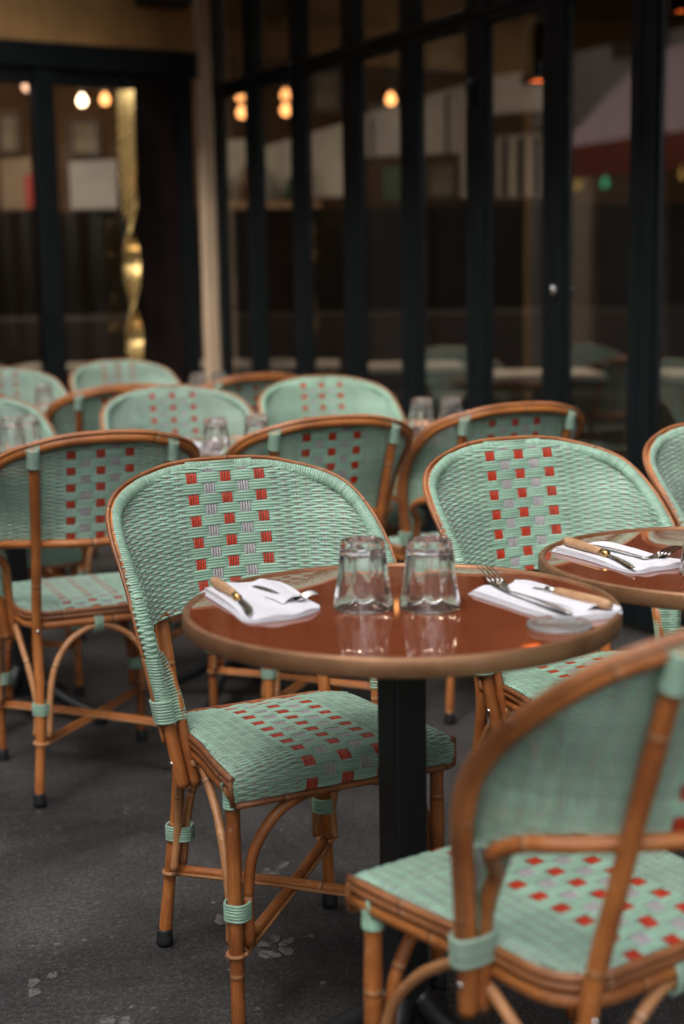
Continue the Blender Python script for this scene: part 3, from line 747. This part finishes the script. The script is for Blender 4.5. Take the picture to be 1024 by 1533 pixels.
splat([(-.160, 2.80, .022, .012, .1), (-.135, 2.835, .008, .03, -.5), (-.168, 2.82, .010, .008, 0)], 'pale arrow-like splash on the asphalt under the crossed stretcher')
splat([(-.548, 2.345, .009, .018, 0), (-.540, 2.31, .011, .016, .2), (-.520, 2.37, .009, .013, 0)], 'three small pale spots on the asphalt near the left edge')
splat([(-.40, 2.205, .014, .022, 0), (-.368, 2.205, .010, .018, .2)], 'two pale spots on the asphalt at the lower edge')

OCHRE = plaster('ochre_stucco', (.46, .25, .095), 2.2, .3)
CREAM = plaster('cream_paint', (.72, .52, .35), 3, .15, .1)
STONE = plaster('pale_stone', (.34, .31, .275), .5, .2)
DARKW = plaster('dark_wood', (.020, .012, .008), 2, .5)
# --- folding glass doors along the right
def door_panel(t0, t1, low=.30, top=2.178):
    root = empty('folding_door', W((t0 + t1) / 2, DW, 0), WA + math.pi / 2)   # local x = -along, y = -across
    lx = lambda t_: (t_ - (t0 + t1) / 2); hw = (t1 - t0) / 2 - .003
    sx = 1
    mb = MB(); s = .052
    mb.box(-hw, -hw + s, -.028, .028, .02, top); mb.box(hw - s, hw, -.028, .028, .02, top)
    mb.box(-hw + s, hw - s, -.026, .026, top - .032, top); mb.box(-hw + s, hw - s, -.026, .026, .02, .10); mb.box(-hw + s, hw - s, -.026, .026, low, low + .06)
    mb.box(-hw + s, -hw + s + .012, -.012, .012, low + .06, top - .032); mb.box(hw - s - .012, hw - s, -.012, .012, low + .06, top - .032)
    mb.build('frame', FRAME, root, bevel=.004)
    mb = MB(); mb.box(-hw + s, hw - s, -.012, .012, .10, low); mb.build('kick_panel', FRAME, root)
    mb = MB(); mb.box(-hw + s + .012, hw - s - .012, -.003, .003, low + .06, top - .032); mb.build('pane', PANE, root)
    return root
names_ = ['cut off by the right edge, reflecting a red awning', 'with a small steel knob, reflecting the awning, beside the right chair', 'showing an orange pendant lamp', 'right of the single round bulb', 'showing the single round bulb', 'left of the single round bulb', 'showing a pair of glowing bulbs, second from the cream post', 'nearest the cream corner post']
edges = [2.73, 3.20, 3.68, 4.145, 4.62, 5.09, 5.56, 6.04, 6.51, 6.93]
doors = []
for k in range(len(edges) - 1):
    o = door_panel(edges[k], edges[k + 1])
    lb = 'dark folding glass door leaf ' + (['nearest us and mostly outside the right edge'] + names_)[k]
    tag(o, lb, 'glass door', 'folding glass door leaves'); doors.append(o)
mb = MB(); mb.lathe([(0, .03), (.010, .028), (.014, .016), (.009, .008), (.008, 0)], 14); kn = mb.build('knob', STEEL, doors[2])
kn.rotation_euler = (-math.pi / 2, 0, 0); kn.location = (.202, .028, 1.16)
kn.scale = (.9, 1.7, .8)
# hinges: small steel caps on the stiles
for k, zz in ((1, (2.0, .62)), (4, (1.94, .62)), (7, (2.2, .62))):
    for z_ in zz:
        mb = MB(); mb.box(-.235, -.215, .026, .05, z_ - .09, z_ + .005); mb.lathe([(0, .012), (.006, .010), (.009, 0)], 10, 1, (-.225, .038, z_ + .005)); mb.build('hinge', [BLACKM, STEEL], doors[k], smooth=False)
# transom lights over the leaves
for k in range(len(edges) - 1):
    t0, t1 = edges[k], edges[k + 1]; root = empty('transom_window', W((t0 + t1) / 2, DW, 2.181), WA + math.pi / 2); hw = (t1 - t0) / 2 - .002
    mb = MB(); mb.box(-hw, hw, -.034, .034, 0, .035); mb.box(-hw, -hw + .05, -.03, .03, .035, .72); mb.box(hw - .05, hw, -.03, .03, .035, .72); mb.box(-hw, hw, -.034, .034, .72, .80); mb.build('frame', FRAME, root, bevel=.003)
    mb = MB(); mb.box(-hw + .05, hw - .05, -.003, .003, .035, .72); mb.build('pane', PANE, root)
    tag(root, ('transom light over the folding leaf ' + (['nearest us, outside the right edge'] + names_)[k]), 'window', 'transom lights over the folding doors')
# upper facade over the doors and beyond the corner
mb = MB(); mb.box(-6, TC + .2, DW - .05, DW + .25, 2.985, 9, 0, W); mb.box(-6, edges[0] - .002, DW - .05, DW + .2, 0, 2.98, 0, W)
tag(mb.build('cafe_wall', DARKW, None, False), 'dark wooden cafe front above and beside the folding glass doors', 'wall')
mb = MB(); mb.box(TC - .05, TC + .02, DW - .085, DW - .012, 0, 2.9, 0, W)
tag(mb.build('corner_post', CREAM, None, False, bevel=.008), 'slim cream painted post in the corner between the two glass fronts', 'post')
# --- back wall, square to the doors (s runs left from the corner)
S = lambda s_, d, z: W(TC + d, DW - .085 - s_, z)
mb = MB(); mb.box(-.03, 2.0, .0, .25, 2.385, 9, 0, S); mb.box(1.95, 2.0, .02, .24, 0, 2.384, 0, S)
tag(mb.build('stucco_wall', OCHRE, None, False), 'ochre stucco wall above the dark glass doors at the back left', 'wall')
bd = empty('glass_door', S(.45, .06, 0)); bd.rotation_euler.z = WA
def SL(mb, s0, s1, d0, d1, z0, z1, m=0):                      # local box of the back door: x to the right
    mb.box(.45 - s1, .45 - s0, d0 - .06, d1 - .06, z0, z1, m)
mb = MB(); SL(mb, .0, 1.94, -.02, .12, 2.262, 2.383); SL(mb, .03, .105, -.01, .10, 0, 2.26); SL(mb, .36, .385, .0, .09, 0, 2.26); SL(mb, .765, .865, -.005, .10, 0, 2.26); SL(mb, 1.30, 1.40, -.005, .10, 0, 2.26)
SL(mb, .385, .765, .01, .08, 2.19, 2.26); SL(mb, .865, 1.3, .01, .08, 2.19, 2.26); SL(mb, .385, .765, .01, .08, 0, .55); SL(mb, .865, 1.3, .01, .08, 0, .55); SL(mb, 1.4, 1.94, .01, .08, 0, 2.26)
mb.build('frame', FRAME, bd, False, bevel=.004)
RBR = plaster('oxblood_panel', (.014, .0075, .0065), 3, .4)
mb = MB(); SL(mb, .107, .358, .02, .07, 0, 2.26); mb.build('solid_panel', RBR, bd, False)
for s0, s1 in ((.387, .763), (.867, 1.298)):
    mb = MB(); SL(mb, s0, s1, .04, .046, .552, 2.188); mb.build('pane', PANE2, bd, False)
tag(bd, 'dark framed double glass door under the ochre stucco at the back left', 'glass door')
# twisted brass pole in front of the right door jamb
BR = mat('polished_brass', (.98, .66, .25), .2, .8); t = NT(BR)
t.l(t.ramp(t.noise(t.n('ShaderNodeTexCoord').outputs['Object'], 8, 4), [(.3, (.13,) * 3), (.7, (.34,) * 3)]), t.b.inputs['Roughness'])
mb = MB(); zs = np.linspace(.02, 2.17, 200); tw = 2.0 + 8.2 * np.clip(zs, 0, 1.6) + 1.2 * np.clip(zs - 1.6, 0, 1)
sec = np.array([(-.043, -.009), (.043, -.009), (.043, .009), (-.043, .009)])
G = np.array([[(x * math.cos(a) - y * math.sin(a), x * math.sin(a) + y * math.cos(a), z) for x, y in sec] for z, a in zip(zs, tw)])
mb.grid(G, 0, None, True, True)
o = mb.build('brass_pole', BR, None, False); o.location = S(.425, -.075, 0); tag(o, 'tall twisted brass strip standing by the back door jamb', 'brass pole')
mb = MB(); mb.box(.08, .34, -.2, -.02, 2.58, 2.72, 0, S)
tag(mb.build('awning_box', BLACKM, None, False, bevel=.01), 'black awning box fixed high on the ochre stucco at the top edge', 'awning box')

AWC = mat('added_awning_cloth', (.045, .016, .014), .85)
ca = empty('added_awning', W(5, 2.4, 3)); off_ = W(5, 2.4, 3); mb = MB()  # unseen canopy, added to keep the glass fronts and stucco in shade
def slope(p0, p1, p2, p3, th=.015): mb.grid(np.array([[W(*p0) - off_, W(*p1) - off_], [W(*p3) - off_, W(*p2) - off_]]))
slope((-4, DW - .06, 3.35), (-4, 2.25, 3.02), (TC - .06, 2.25, 3.02), (TC - .06, DW - .06, 3.35)); slope((TC - .03, 2.20, 3.30), (6.62, 2.20, 3.08), (6.62, -2.0, 3.08), (TC - .03, -2.0, 3.30))
o = mb.build('canopy', AWC, ca, False); sd = o.modifiers.new('t', 'SOLIDIFY'); sd.thickness = .012
mb = MB(); sh_ = lambda *q: W(*q) - off_; mb.box(-4, 5.9, 2.235, 2.245, 2.86, 3.015, 0, sh_); mb.box(6.605, 6.615, -2.0, 2.18, 2.94, 3.075, 0, sh_); mb.build('valance', AWC, ca, False)
tag(ca, 'unseen dark red awning added over the terrace edge to shade the glass doors', 'awning')
# --- inside the cafe
INF = plaster('cafe_floor', (.16, .13, .105), 2, .4)
mb = MB(); P = [W(-3, DW + .03, .004), W(-3, 14, .004), W(16, 14, .004), W(16, -1, .004), W(TC + .1, -1, .004), W(TC + .1, DW + .03, .004)]
mb.add(P, [(0, 1, 2, 5), (5, 2, 3, 4)]); tag(mb.build('cafe_floor', INF, None, False), kind='structure')
mb = MB(); mb.add([p + V(0, 0, 2.99) for p in P], [(0, 5, 2, 1), (5, 4, 3, 2)]); tag(mb.build('ceiling', plaster('ceiling_brown', (.10, .065, .035), 2), None, False), kind='structure')
YB = 10.5; px = lambda x: .038 + (x - 512) * .00475                    # back wall of the room, square to our view
BROWN = plaster('brown_wall', (.085, .046, .021), 1.2, .4)
mb = MB(); mb.box(-7, 9, YB + .05, YB + .25, 0, 3.0); tag(mb.build('room_wall', BROWN, None, False), 'brown back wall of the cafe room behind the glass', 'wall')
WAIN = plaster('wainscot_wood', (.012, .008, .005), 1.5, .5)
mb = MB(); mb.box(-7, 9, YB - .06, YB + .048, 0, 1.745)
for x in np.arange(-6.8, 9, .55): mb.box(x, x + .03, YB - .075, YB - .058, .1, 1.7)
tag(mb.build('wainscot', WAIN, None, False), 'dark wood wainscot along the back wall of the cafe room', 'wainscot')
RAIL = plaster('dado_rail', (.46, .31, .20), 2, .2)
mb = MB(); mb.box(px(335), px(480), YB - .09, YB + .03, 1.747, 1.80); tag(mb.build('shelf', RAIL, None, False), 'pinkish wooden shelf along the top of the wainscot behind the left folding leaves', 'shelf')
PALE = plaster('pale_panel', (.70, .66, .60), 1.2, .5)
def wall_panel(x0, x1, zl0, zl1, zr0, zr1, m, label, cat='wall panel', d=.03, name='wall_panel'):
    mb = MB(); a, b = px(x0), px(x1); y0, y1 = YB + .048 - d, YB + .048
    v = [(a, y0, zl0), (b, y0, zr0), (b, y0, zr1), (a, y0, zl1)]; v += [(p[0], y1, p[2]) for p in v]
    mb.add(v, [(0, 1, 2, 3), (7, 6, 5, 4), (0, 4, 5, 1), (1, 5, 6, 2), (2, 6, 7, 3), (3, 7, 4, 0)], 0, None, True)
    return tag(mb.build(name, m, None, False), label, cat)
zz = lambda y: 1.165 + (433 - y) / 2158 * 10.45
wall_panel(104, 174, zz(308), zz(240), zz(308), zz(238), plaster('linen', (.42, .42, .42), 1.2, .3), 'light grey framed panel seen through the back glass door beside the brass pole')
wall_panel(0, 72, zz(308), zz(235), zz(308), zz(232), plaster('beige', (.26, .20, .145), 1.6, .3), 'beige panel with a red poster seen through the left glass door')
wall_panel(36, 54, zz(306), zz(258), zz(306), zz(258), mat('poster_red', (.40, .05, .04), .6), 'narrow red poster seen through the left glass door', 'poster', .04, 'poster')
wall_panel(334, 384, zz(300), zz(214), zz(300), zz(210), PALE, 'pale panel behind the folding leaf nearest the cream post')
wall_panel(398, 520, zz(298), zz(222), zz(296), zz(190), PALE, 'long pale panel with sloping top below the pairs of bulbs')
wall_panel(538, 720, zz(240), zz(182), zz(236), zz(132), plaster('pale_banner', (.62, .58, .53), 1.0, .5), 'broad pale banner with sloping top below the single bulb')
wall_panel(575, 625, zz(302), zz(256), zz(302), zz(252), mat('green_board', (.07, .13, .08), .6), 'dull green board below the broad pale banner')
wall_panel(735, 832, zz(182), zz(128), zz(176), zz(118), plaster('pale_sign', (.58, .54, .50), 1.2, .5), 'pale signboard behind the orange pendant lamp')
wall_panel(745, 832, zz(302), zz(214), zz(302), zz(208), plaster('pale_window', (.5, .45, .40), 1.2, .5), 'pale boarded window below the signboard', 'wall panel', .03)
for x in (752, 776, 800, 822):
    wall_panel(x, x + 8, zz(300), zz(218), zz(300), zz(214), WAIN, 'dark upright bar across the pale boarded window', 'bar', .06, 'window_bar')['group'] = 'bars of the boarded window'
wall_panel(690, 704, zz(302), zz(150), zz(302), zz(146), plaster('pale_post', (.5, .45, .4), 2), 'pale upright post right of the dull green board', 'post', .09, 'wall_post')
rng2 = random.Random(5); BOT = [mat('bottle_green', (.02, .06, .03), .15), mat('bottle_amber', (.16, .06, .015), .2), mat('bottle_clear', (.30, .31, .29), .15)]
bx = px(338); k = 0
while bx < px(478):
    h = rng2.uniform(.16, .27); mb = MB(); mb.lathe([(0, 0), (.033, .002), (.035, .01), (.035, h * .58), (.014, h * .78), (.012, h), (0, h)], 14); o = mb.build('bottle', BOT[k % 3]); o.location = (bx, YB - .03, 1.8)
    tag(o, ['dark green', 'amber', 'pale'][k % 3] + ' bottle in the row on the pinkish shelf behind the left folding leaves', 'bottle', ['dark green', 'amber', 'pale'][k % 3] + ' bottles on the shelf'); bx += rng2.uniform(.075, .16); k += 1
FRM = mat('picture_frame', (.05, .03, .015), .5); MATB = plaster('picture_grey', (.20, .17, .13), 4, .5)
for n_, (x0, x1, y0, y1, lb) in enumerate([(2, 30, 170, 226, 'small dark framed picture high on the brown wall behind the left glass door'), (108, 150, 182, 230, 'wide dark framed picture above the light grey panel'), (470, 512, 118, 176, 'dark framed picture between the pair of bulbs and the single bulb'), (640, 690, 60, 118, 'dark framed picture high behind the leaf right of the single bulb'), (640, 684, 252, 300, 'framed picture under the broad pale banner')]):
    root = empty('picture_frame', ((px(x0) + px(x1)) / 2, YB + .03, (zz(y0) + zz(y1)) / 2)); hw, hh = (px(x1) - px(x0)) / 2, (zz(y0) - zz(y1)) / 2
    mb = MB()
    for a_ in (-1, 1): mb.box(a_ * hw - .018, a_ * hw + .018, -.025, .018, -hh, hh); mb.box(-hw + .019, hw - .019, -.025, .018, a_ * hh - .018, a_ * hh + .018)
    mb.build('frame', FRM, root, False); mb = MB(); mb.box(-hw + .019, hw - .019, -.006, .012, -hh + .019, hh - .019); mb.build('picture', MATB, root, False); tag(root, lb, 'picture')
for n_, x in enumerate((555, 606, 668, 700)):
    mb = MB(); mb.box(px(x), px(x) + .022, YB - .005, YB + .017, zz(238), zz(186 - (x - 540) * .26)); tag(mb.build('banner_pole', WAIN, None, False), 'dark upright batten across the broad pale banner', 'batten', 'battens on the pale banner')
# banquette and white-topped tables inside
LEA = mat('dark_leather', (.025, .016, .012), .5)
mb = MB(); mb.box(-6, 7, YB - .62, YB - .10, .0, .46); mb.box(-6, 7, YB - .22, YB - .08, .46, 1.02); tag(mb.build('banquette', LEA, None, False, bevel=.03), 'long dark leather banquette along the wainscot', 'banquette')
CLOTH = plaster('table_cloth', (.50, .47, .43), 3, .2)
for k, (x, y) in enumerate(((-2.5, 9.2), (-1.72, 9.1), (-.62, 9.2), (-.30, 9.0), (.42, 8.6), (1.05, 7.6), (1.95, 7.4))):
    root = empty('cafe_table', (x, y, 0)); mb = MB(); mb.box(-.3, .3, -.28, .28, .70, .73); mb.build('tabletop', CLOTH, root, False)
    mb = MB(); mb.box(-.03, .03, -.03, .03, .0, .698); mb.build('column', BLACKM, root, False); mb = MB(); mb.lathe([(0, .02), (.2, .018), (.21, 0)], 20); mb.build('base', BLACKM, root)
    tag(root, 'white topped table inside the cafe behind ' + ['the left glass door', 'the back door pane beside the brass pole', 'the leaf nearest the cream post', 'the second leaf from the cream post', 'the middle folding leaf', 'the leaf with the orange pendant', 'the leaf reflecting the awning'][k], 'table', 'tables inside the cafe')
# --- lamps inside, plus added strip lights
BULB = emit('bulb_warm', (1, .40, .13), 1.7); BULBW = emit('bulb_white', (1, .66, .42), 5); PINK = emit('bulb_dim', (1, .55, .35), 1.0)
def bulb(x, y, z, m, label, r=.036):
    root = empty('bulb_lamp', (x, y, z)); mb = MB(); mb.lathe([(.0, -r), (r * .6, -r * .8), (r, 0), (r * .8, r * .65), (r * .4, r * 1.25), (r * .35, r * 1.5)], 16); mb.build('bulb', m, root)
    mb = MB(); mb.lathe([(r * .38, r * 1.45), (r * .42, r * 2.4), (.004, r * 2.6), (.004, 2.98 - z)], 10); mb.build('cord', BLACKM, root); tag(root, label, 'lamp', 'bare bulbs in the cafe'); return root
for (x, y, z, m, lb, r) in [
 (-1.633, 9.6, 2.398, BULBW, 'brightest white bare bulb seen through the back glass door', .031), (-1.486, 9.6, 2.404, BULB, 'warm bare bulb just right of the brightest white bulb', .032),
 (-1.986, 9.6, 2.495, PINK, 'dim pinkish bulb seen through the left glass door', .030),
 (-.570, 9.0, 2.330, BULB, 'upper bulb of the glowing pair nearest the cream post', .032), (-.562, 8.9, 2.225, BULB, 'lower bulb of the glowing pair nearest the cream post', .032),
 (-.300, 9.0, 2.333, BULB, 'upper bulb of the glowing pair behind the next leaf', .032), (-.299, 8.9, 2.235, BULB, 'lower bulb of the glowing pair behind the next leaf', .032),
 (.336, 9.0, 2.300, BULB, 'single round warm bulb behind the middle folding leaf', .032)]:
    bulb(x, y, z, m, lb, r)
SHADE = mat('lamp_shade_black', (.004, .004, .004), .9, spec=.05)
STRIP = emit('fill_glow', (1, .80, .60), 9.5)  # glow of added strip lights, out of view, that brighten the room panels
for x0, x1, y_, z_, lb in ((.1, 2.4, 7.9, 2.90, 'unseen ceiling light added to brighten the room behind the folding leaves'), (-3.4, -1.3, 9.3, 2.86, 'unseen ceiling light added to brighten the room behind the back glass door')):
    root = empty('added_ceiling_light', (x0, y_, z_)); mb = MB(); mb.box(0, x1 - x0, -.11, .11, .03, .09); mb.build('housing', BLACKM, root, False)
    mb = MB(); mb.box(.02, x1 - x0 - .02, -.09, .09, .0, .028); mb.build('diffuser', STRIP, root, False); tag(root, lb, 'lamp')
def pendant(x, y, z, label, r=.085):
    p = (x, y, z); root = empty('pendant_lamp', p); mb = MB(); mb.lathe([(r, 0), (r * .99, .01), (r * .93, .12), (r * .8, .26), (.03, .30), (.006, .31), (.005, 2.98 - p[2])], 24); mb.build('lamp_shade', SHADE, root)
    mb = MB(); mb.lathe([(0, .02), (r * .9, .018)], 24); mb.build('bulb', emit('pendant_glow', (1, .16, .025), 2.6), root); tag(root, label, 'lamp', 'dark pendant lamps'); return root
pendant(1.01, 7.4, 2.173, 'dark pendant lamp glowing orange underneath behind the folding doors')
pendant(1.219, 8.6, 2.475, 'smaller half hidden pendant glowing orange above the other pendant', .06)
pendant(1.615, 7.0, 2.423, 'pendant lamp glowing orange at the top right edge', .06)

# --- across the street (seen only as reflections in the glass): facade with a red striped awning
OPW = -6.5
ob = empty('street_house', W(8, OPW, 0), WA + math.pi / 2)
mb = MB(); mb.box(-6, 40, OPW - .4, OPW, 3.4, 13, 0, W); mb.box(-6, 40, OPW - .4, OPW - .05, 0, 3.4, 1, W)
GREYS = plaster('grey_shopfront', (.10, .09, .08), 1, .3)
w_ = mb.build('wall', [STONE, GREYS], None, False); w_.parent = ob; w_.matrix_parent_inverse = (__import__('mathutils').Matrix.Translation(ob.location) @ __import__('mathutils').Matrix.Rotation(WA + math.pi / 2, 4, 'Z')).inverted()
tag(ob, 'pale stone house across the street with a dark shop front', 'house')
WIN = mat('dark_window', (.02, .022, .025), .15)
def worldpart(mb, name, m):
    o = mb.build(name, m, None, False); o.parent = ob; o.matrix_parent_inverse = w_.matrix_parent_inverse; return o
for k, tt in enumerate(np.arange(-4, 38, 2.6)):
    for z0 in (4.1, 7.4, 10.4):
        mb = MB(); mb.box(tt, tt + 1.1, OPW - .02, OPW + .02, z0, z0 + 2.1, 0, W); f = worldpart(mb, 'window', WIN)
    mb = MB(); mb.box(tt, tt + .5, OPW - .06, OPW + .03, 0, 3.2, 0, W); worldpart(mb, 'pilaster', STONE)
for tt, ww in ((15.65, .5), (12.3, .35), (18.6, .6)):
    mb = MB(); mb.box(tt, tt + ww, OPW - .06, OPW + .06, 0, 3.3, 0, W); worldpart(mb, 'pilaster', CREAM)
STRIPE = mat('awning_stripes', (.5, .3, .3), .8); t = NT(STRIPE); oc = t.n('ShaderNodeTexCoord').outputs['UV']
sx = t.n('ShaderNodeSeparateXYZ'); t.l(oc, sx.inputs[0])
t.l(t.ramp(t.math('FRACT', t.math('MULTIPLY', sx.outputs[0], 7.5)), [(.0, (.85, .62, .60)), (.49, (.85, .62, .60)), (.51, (.58, .34, .35)), (1, (.58, .34, .35))]), t.b.inputs['Base Color'])
aw = empty('street_awning', W(11.5, OPW, 3)); amb = MB(); a0, a1 = 6.5, 14.5
G = np.array([[W(t_, OPW + .06 + 1.5 * f, 4.1 - 1.25 * f) for f in (0, 1)] for t_ in np.linspace(a0, a1, 2)]); off = W(11.5, OPW, 3)
amb.add(G.reshape(-1, 3) - off, [(0, 1, 3, 2)], 0, [(a0, 0), (a0, 1), (a1, 0), (a1, 1)]); sh = amb.build('canopy', STRIPE, aw, False)
sd = sh.modifiers.new('t', 'SOLIDIFY'); sd.thickness = .02
amb = MB(); amb.box(a0, a1, OPW + 1.54, OPW + 1.57, 2.45, 2.845, 0, lambda *q: W(*q) - off); amb.build('valance', mat('awning_red', (.26, .016, .016), .8), aw, False)
tag(aw, 'red awning with pinkish stripes across the street, mirrored in the right folding leaf', 'awning')

nb = empty('street_house', W(24, -2, 0)); mb = MB(); mb.box(22, 30, -14, 9, 0, 14, 0, lambda *q: W(*q) - W(24, -2, 0)); mb.build('wall', STONE, nb, False)
for w0 in np.arange(-13, 8, 2.4):
    for z0 in (.8, 4.2, 7.6, 10.6):
        mb = MB(); mb.box(21.97, 22.05, w0, w0 + 1.2, z0, z0 + 2.1, 0, lambda *q: W(*q) - W(24, -2, 0)); mb.build('window', WIN, nb, False)
tag(nb, 'stone house closing the far end of the street, beyond the back glass door', 'house')
nb = empty('street_house', W(-20, -4, 0)); mb = MB(); mb.box(-28, -20, -16, 5, 0, 8, 0, lambda *q: W(*q) - W(-20, -4, 0)); mb.build('wall', GREYS, nb, False)
for w0 in np.arange(-15, 4, 2.4):
    for z0 in (4.2,):
        mb = MB(); mb.box(-20.05, -19.97, w0, w0 + 1.2, z0, z0 + 2.1, 0, lambda *q: W(*q) - W(-20, -4, 0)); mb.build('window', WIN, nb, False)
tag(nb, 'grey house behind the viewer, mirrored faintly in the back glass door', 'house')
for n_, (t_, c_, lb) in enumerate([(14.1, (1, .62, .12), 'amber fairy light under the far end of the street awning'), (13.6, (.1, 1, .45), 'green fairy light under the street awning'), (12.9, (1, .08, .1), 'red fairy light under the street awning'), (12.3, (1, .6, .12), 'amber fairy light under the near part of the street awning'), (11.6, (1, .5, .1), 'amber fairy light beyond the red one under the street awning')]):
    mb = MB(); mb.lathe([(0, -.04), (.022, -.03), (.032, 0), (.022, .04), (.012, .06), (.012, .10), (0, .10)], 12); o = mb.build('fairy_light', [emit('fairy_glow', c_, .6)]); o.location = W(t_, OPW + 1.555, 2.36).tolist(); tag(o, lb, 'lamp', 'fairy lights under the street awning')
# ------------------------------------------------------------------ light
w = bpy.data.worlds.new('World'); sc.world = w; w.use_nodes = True; nt = w.node_tree
bg = nt.nodes['Background']; sky = nt.nodes.new('ShaderNodeTexSky'); sky.sky_type = 'NISHITA'; sky.sun_disc = False
SE, SRZ = 50, -142                                            # sun elevation, compass angle (from +y, clockwise)
sky.sun_elevation = R(SE); sky.sun_rotation = R(SRZ); sky.air_density = 1.2; sky.dust_density = 4; sky.ozone_density = .6
hs = nt.nodes.new('ShaderNodeHueSaturation'); hs.inputs['Saturation'].default_value = .18
nt.links.new(sky.outputs[0], hs.inputs['Color']); nt.links.new(hs.outputs[0], bg.inputs[0]); bg.inputs[1].default_value = .15
L = bpy.data.lights.new('sun', 'SUN'); L.energy = 1.5; L.angle = R(24); L.color = (1, .93, .85)
so = bpy.data.objects.new('sun', L); COL.objects.link(so)
dv = V(math.sin(R(SRZ)) * math.cos(R(SE)), math.cos(R(SRZ)) * math.cos(R(SE)), math.sin(R(SE)))
import mathutils
so.rotation_euler = mathutils.Vector(-dv).to_track_quat('-Z', 'Y').to_euler(); so.location = (dv * 20).tolist()
# ------------------------------------------------------------------ camera
cd = bpy.data.cameras.new('camera'); co_ = bpy.data.objects.new('camera', cd); COL.objects.link(co_); sc.camera = co_
cd.sensor_fit = 'VERTICAL'; cd.sensor_height = 36; cd.lens = 36 * 2157.8 / 1533; cd.clip_start = .05; cd.clip_end = 500
pi_, ro = R(8.8328), R(-.9323); F = V(0, math.cos(pi_), -math.sin(pi_)); rt = V(1, 0, 0); up = np.cross(rt, F)
Rr = math.cos(ro) * rt + math.sin(ro) * up; Uu = -math.sin(ro) * rt + math.cos(ro) * up
M = mathutils.Matrix(((Rr[0], Uu[0], -F[0], 0), (Rr[1], Uu[1], -F[1], 0), (Rr[2], Uu[2], -F[2], 1.182), (0, 0, 0, 1)))
co_.matrix_world = M
cd.dof.use_dof = True; cd.dof.focus_distance = 2.48; cd.dof.aperture_fstop = 2.2; cd.dof.aperture_blades = 0
sc.view_settings.view_transform = 'Standard'; sc.view_settings.look = 'None'; sc.view_settings.gamma = 1; sc.view_settings.exposure = 1.58
sc.render.engine = 'CYCLES'; sc.cycles.use_denoising = True; sc.cycles.max_bounces = 12; sc.cycles.transmission_bounces = 10; sc.cycles.transparent_max_bounces = 16; sc.cycles.caustics_reflective = False; sc.cycles.caustics_refractive = True; sc.cycles.blur_glossy = 1
sc.cycles.sample_clamp_indirect = 6
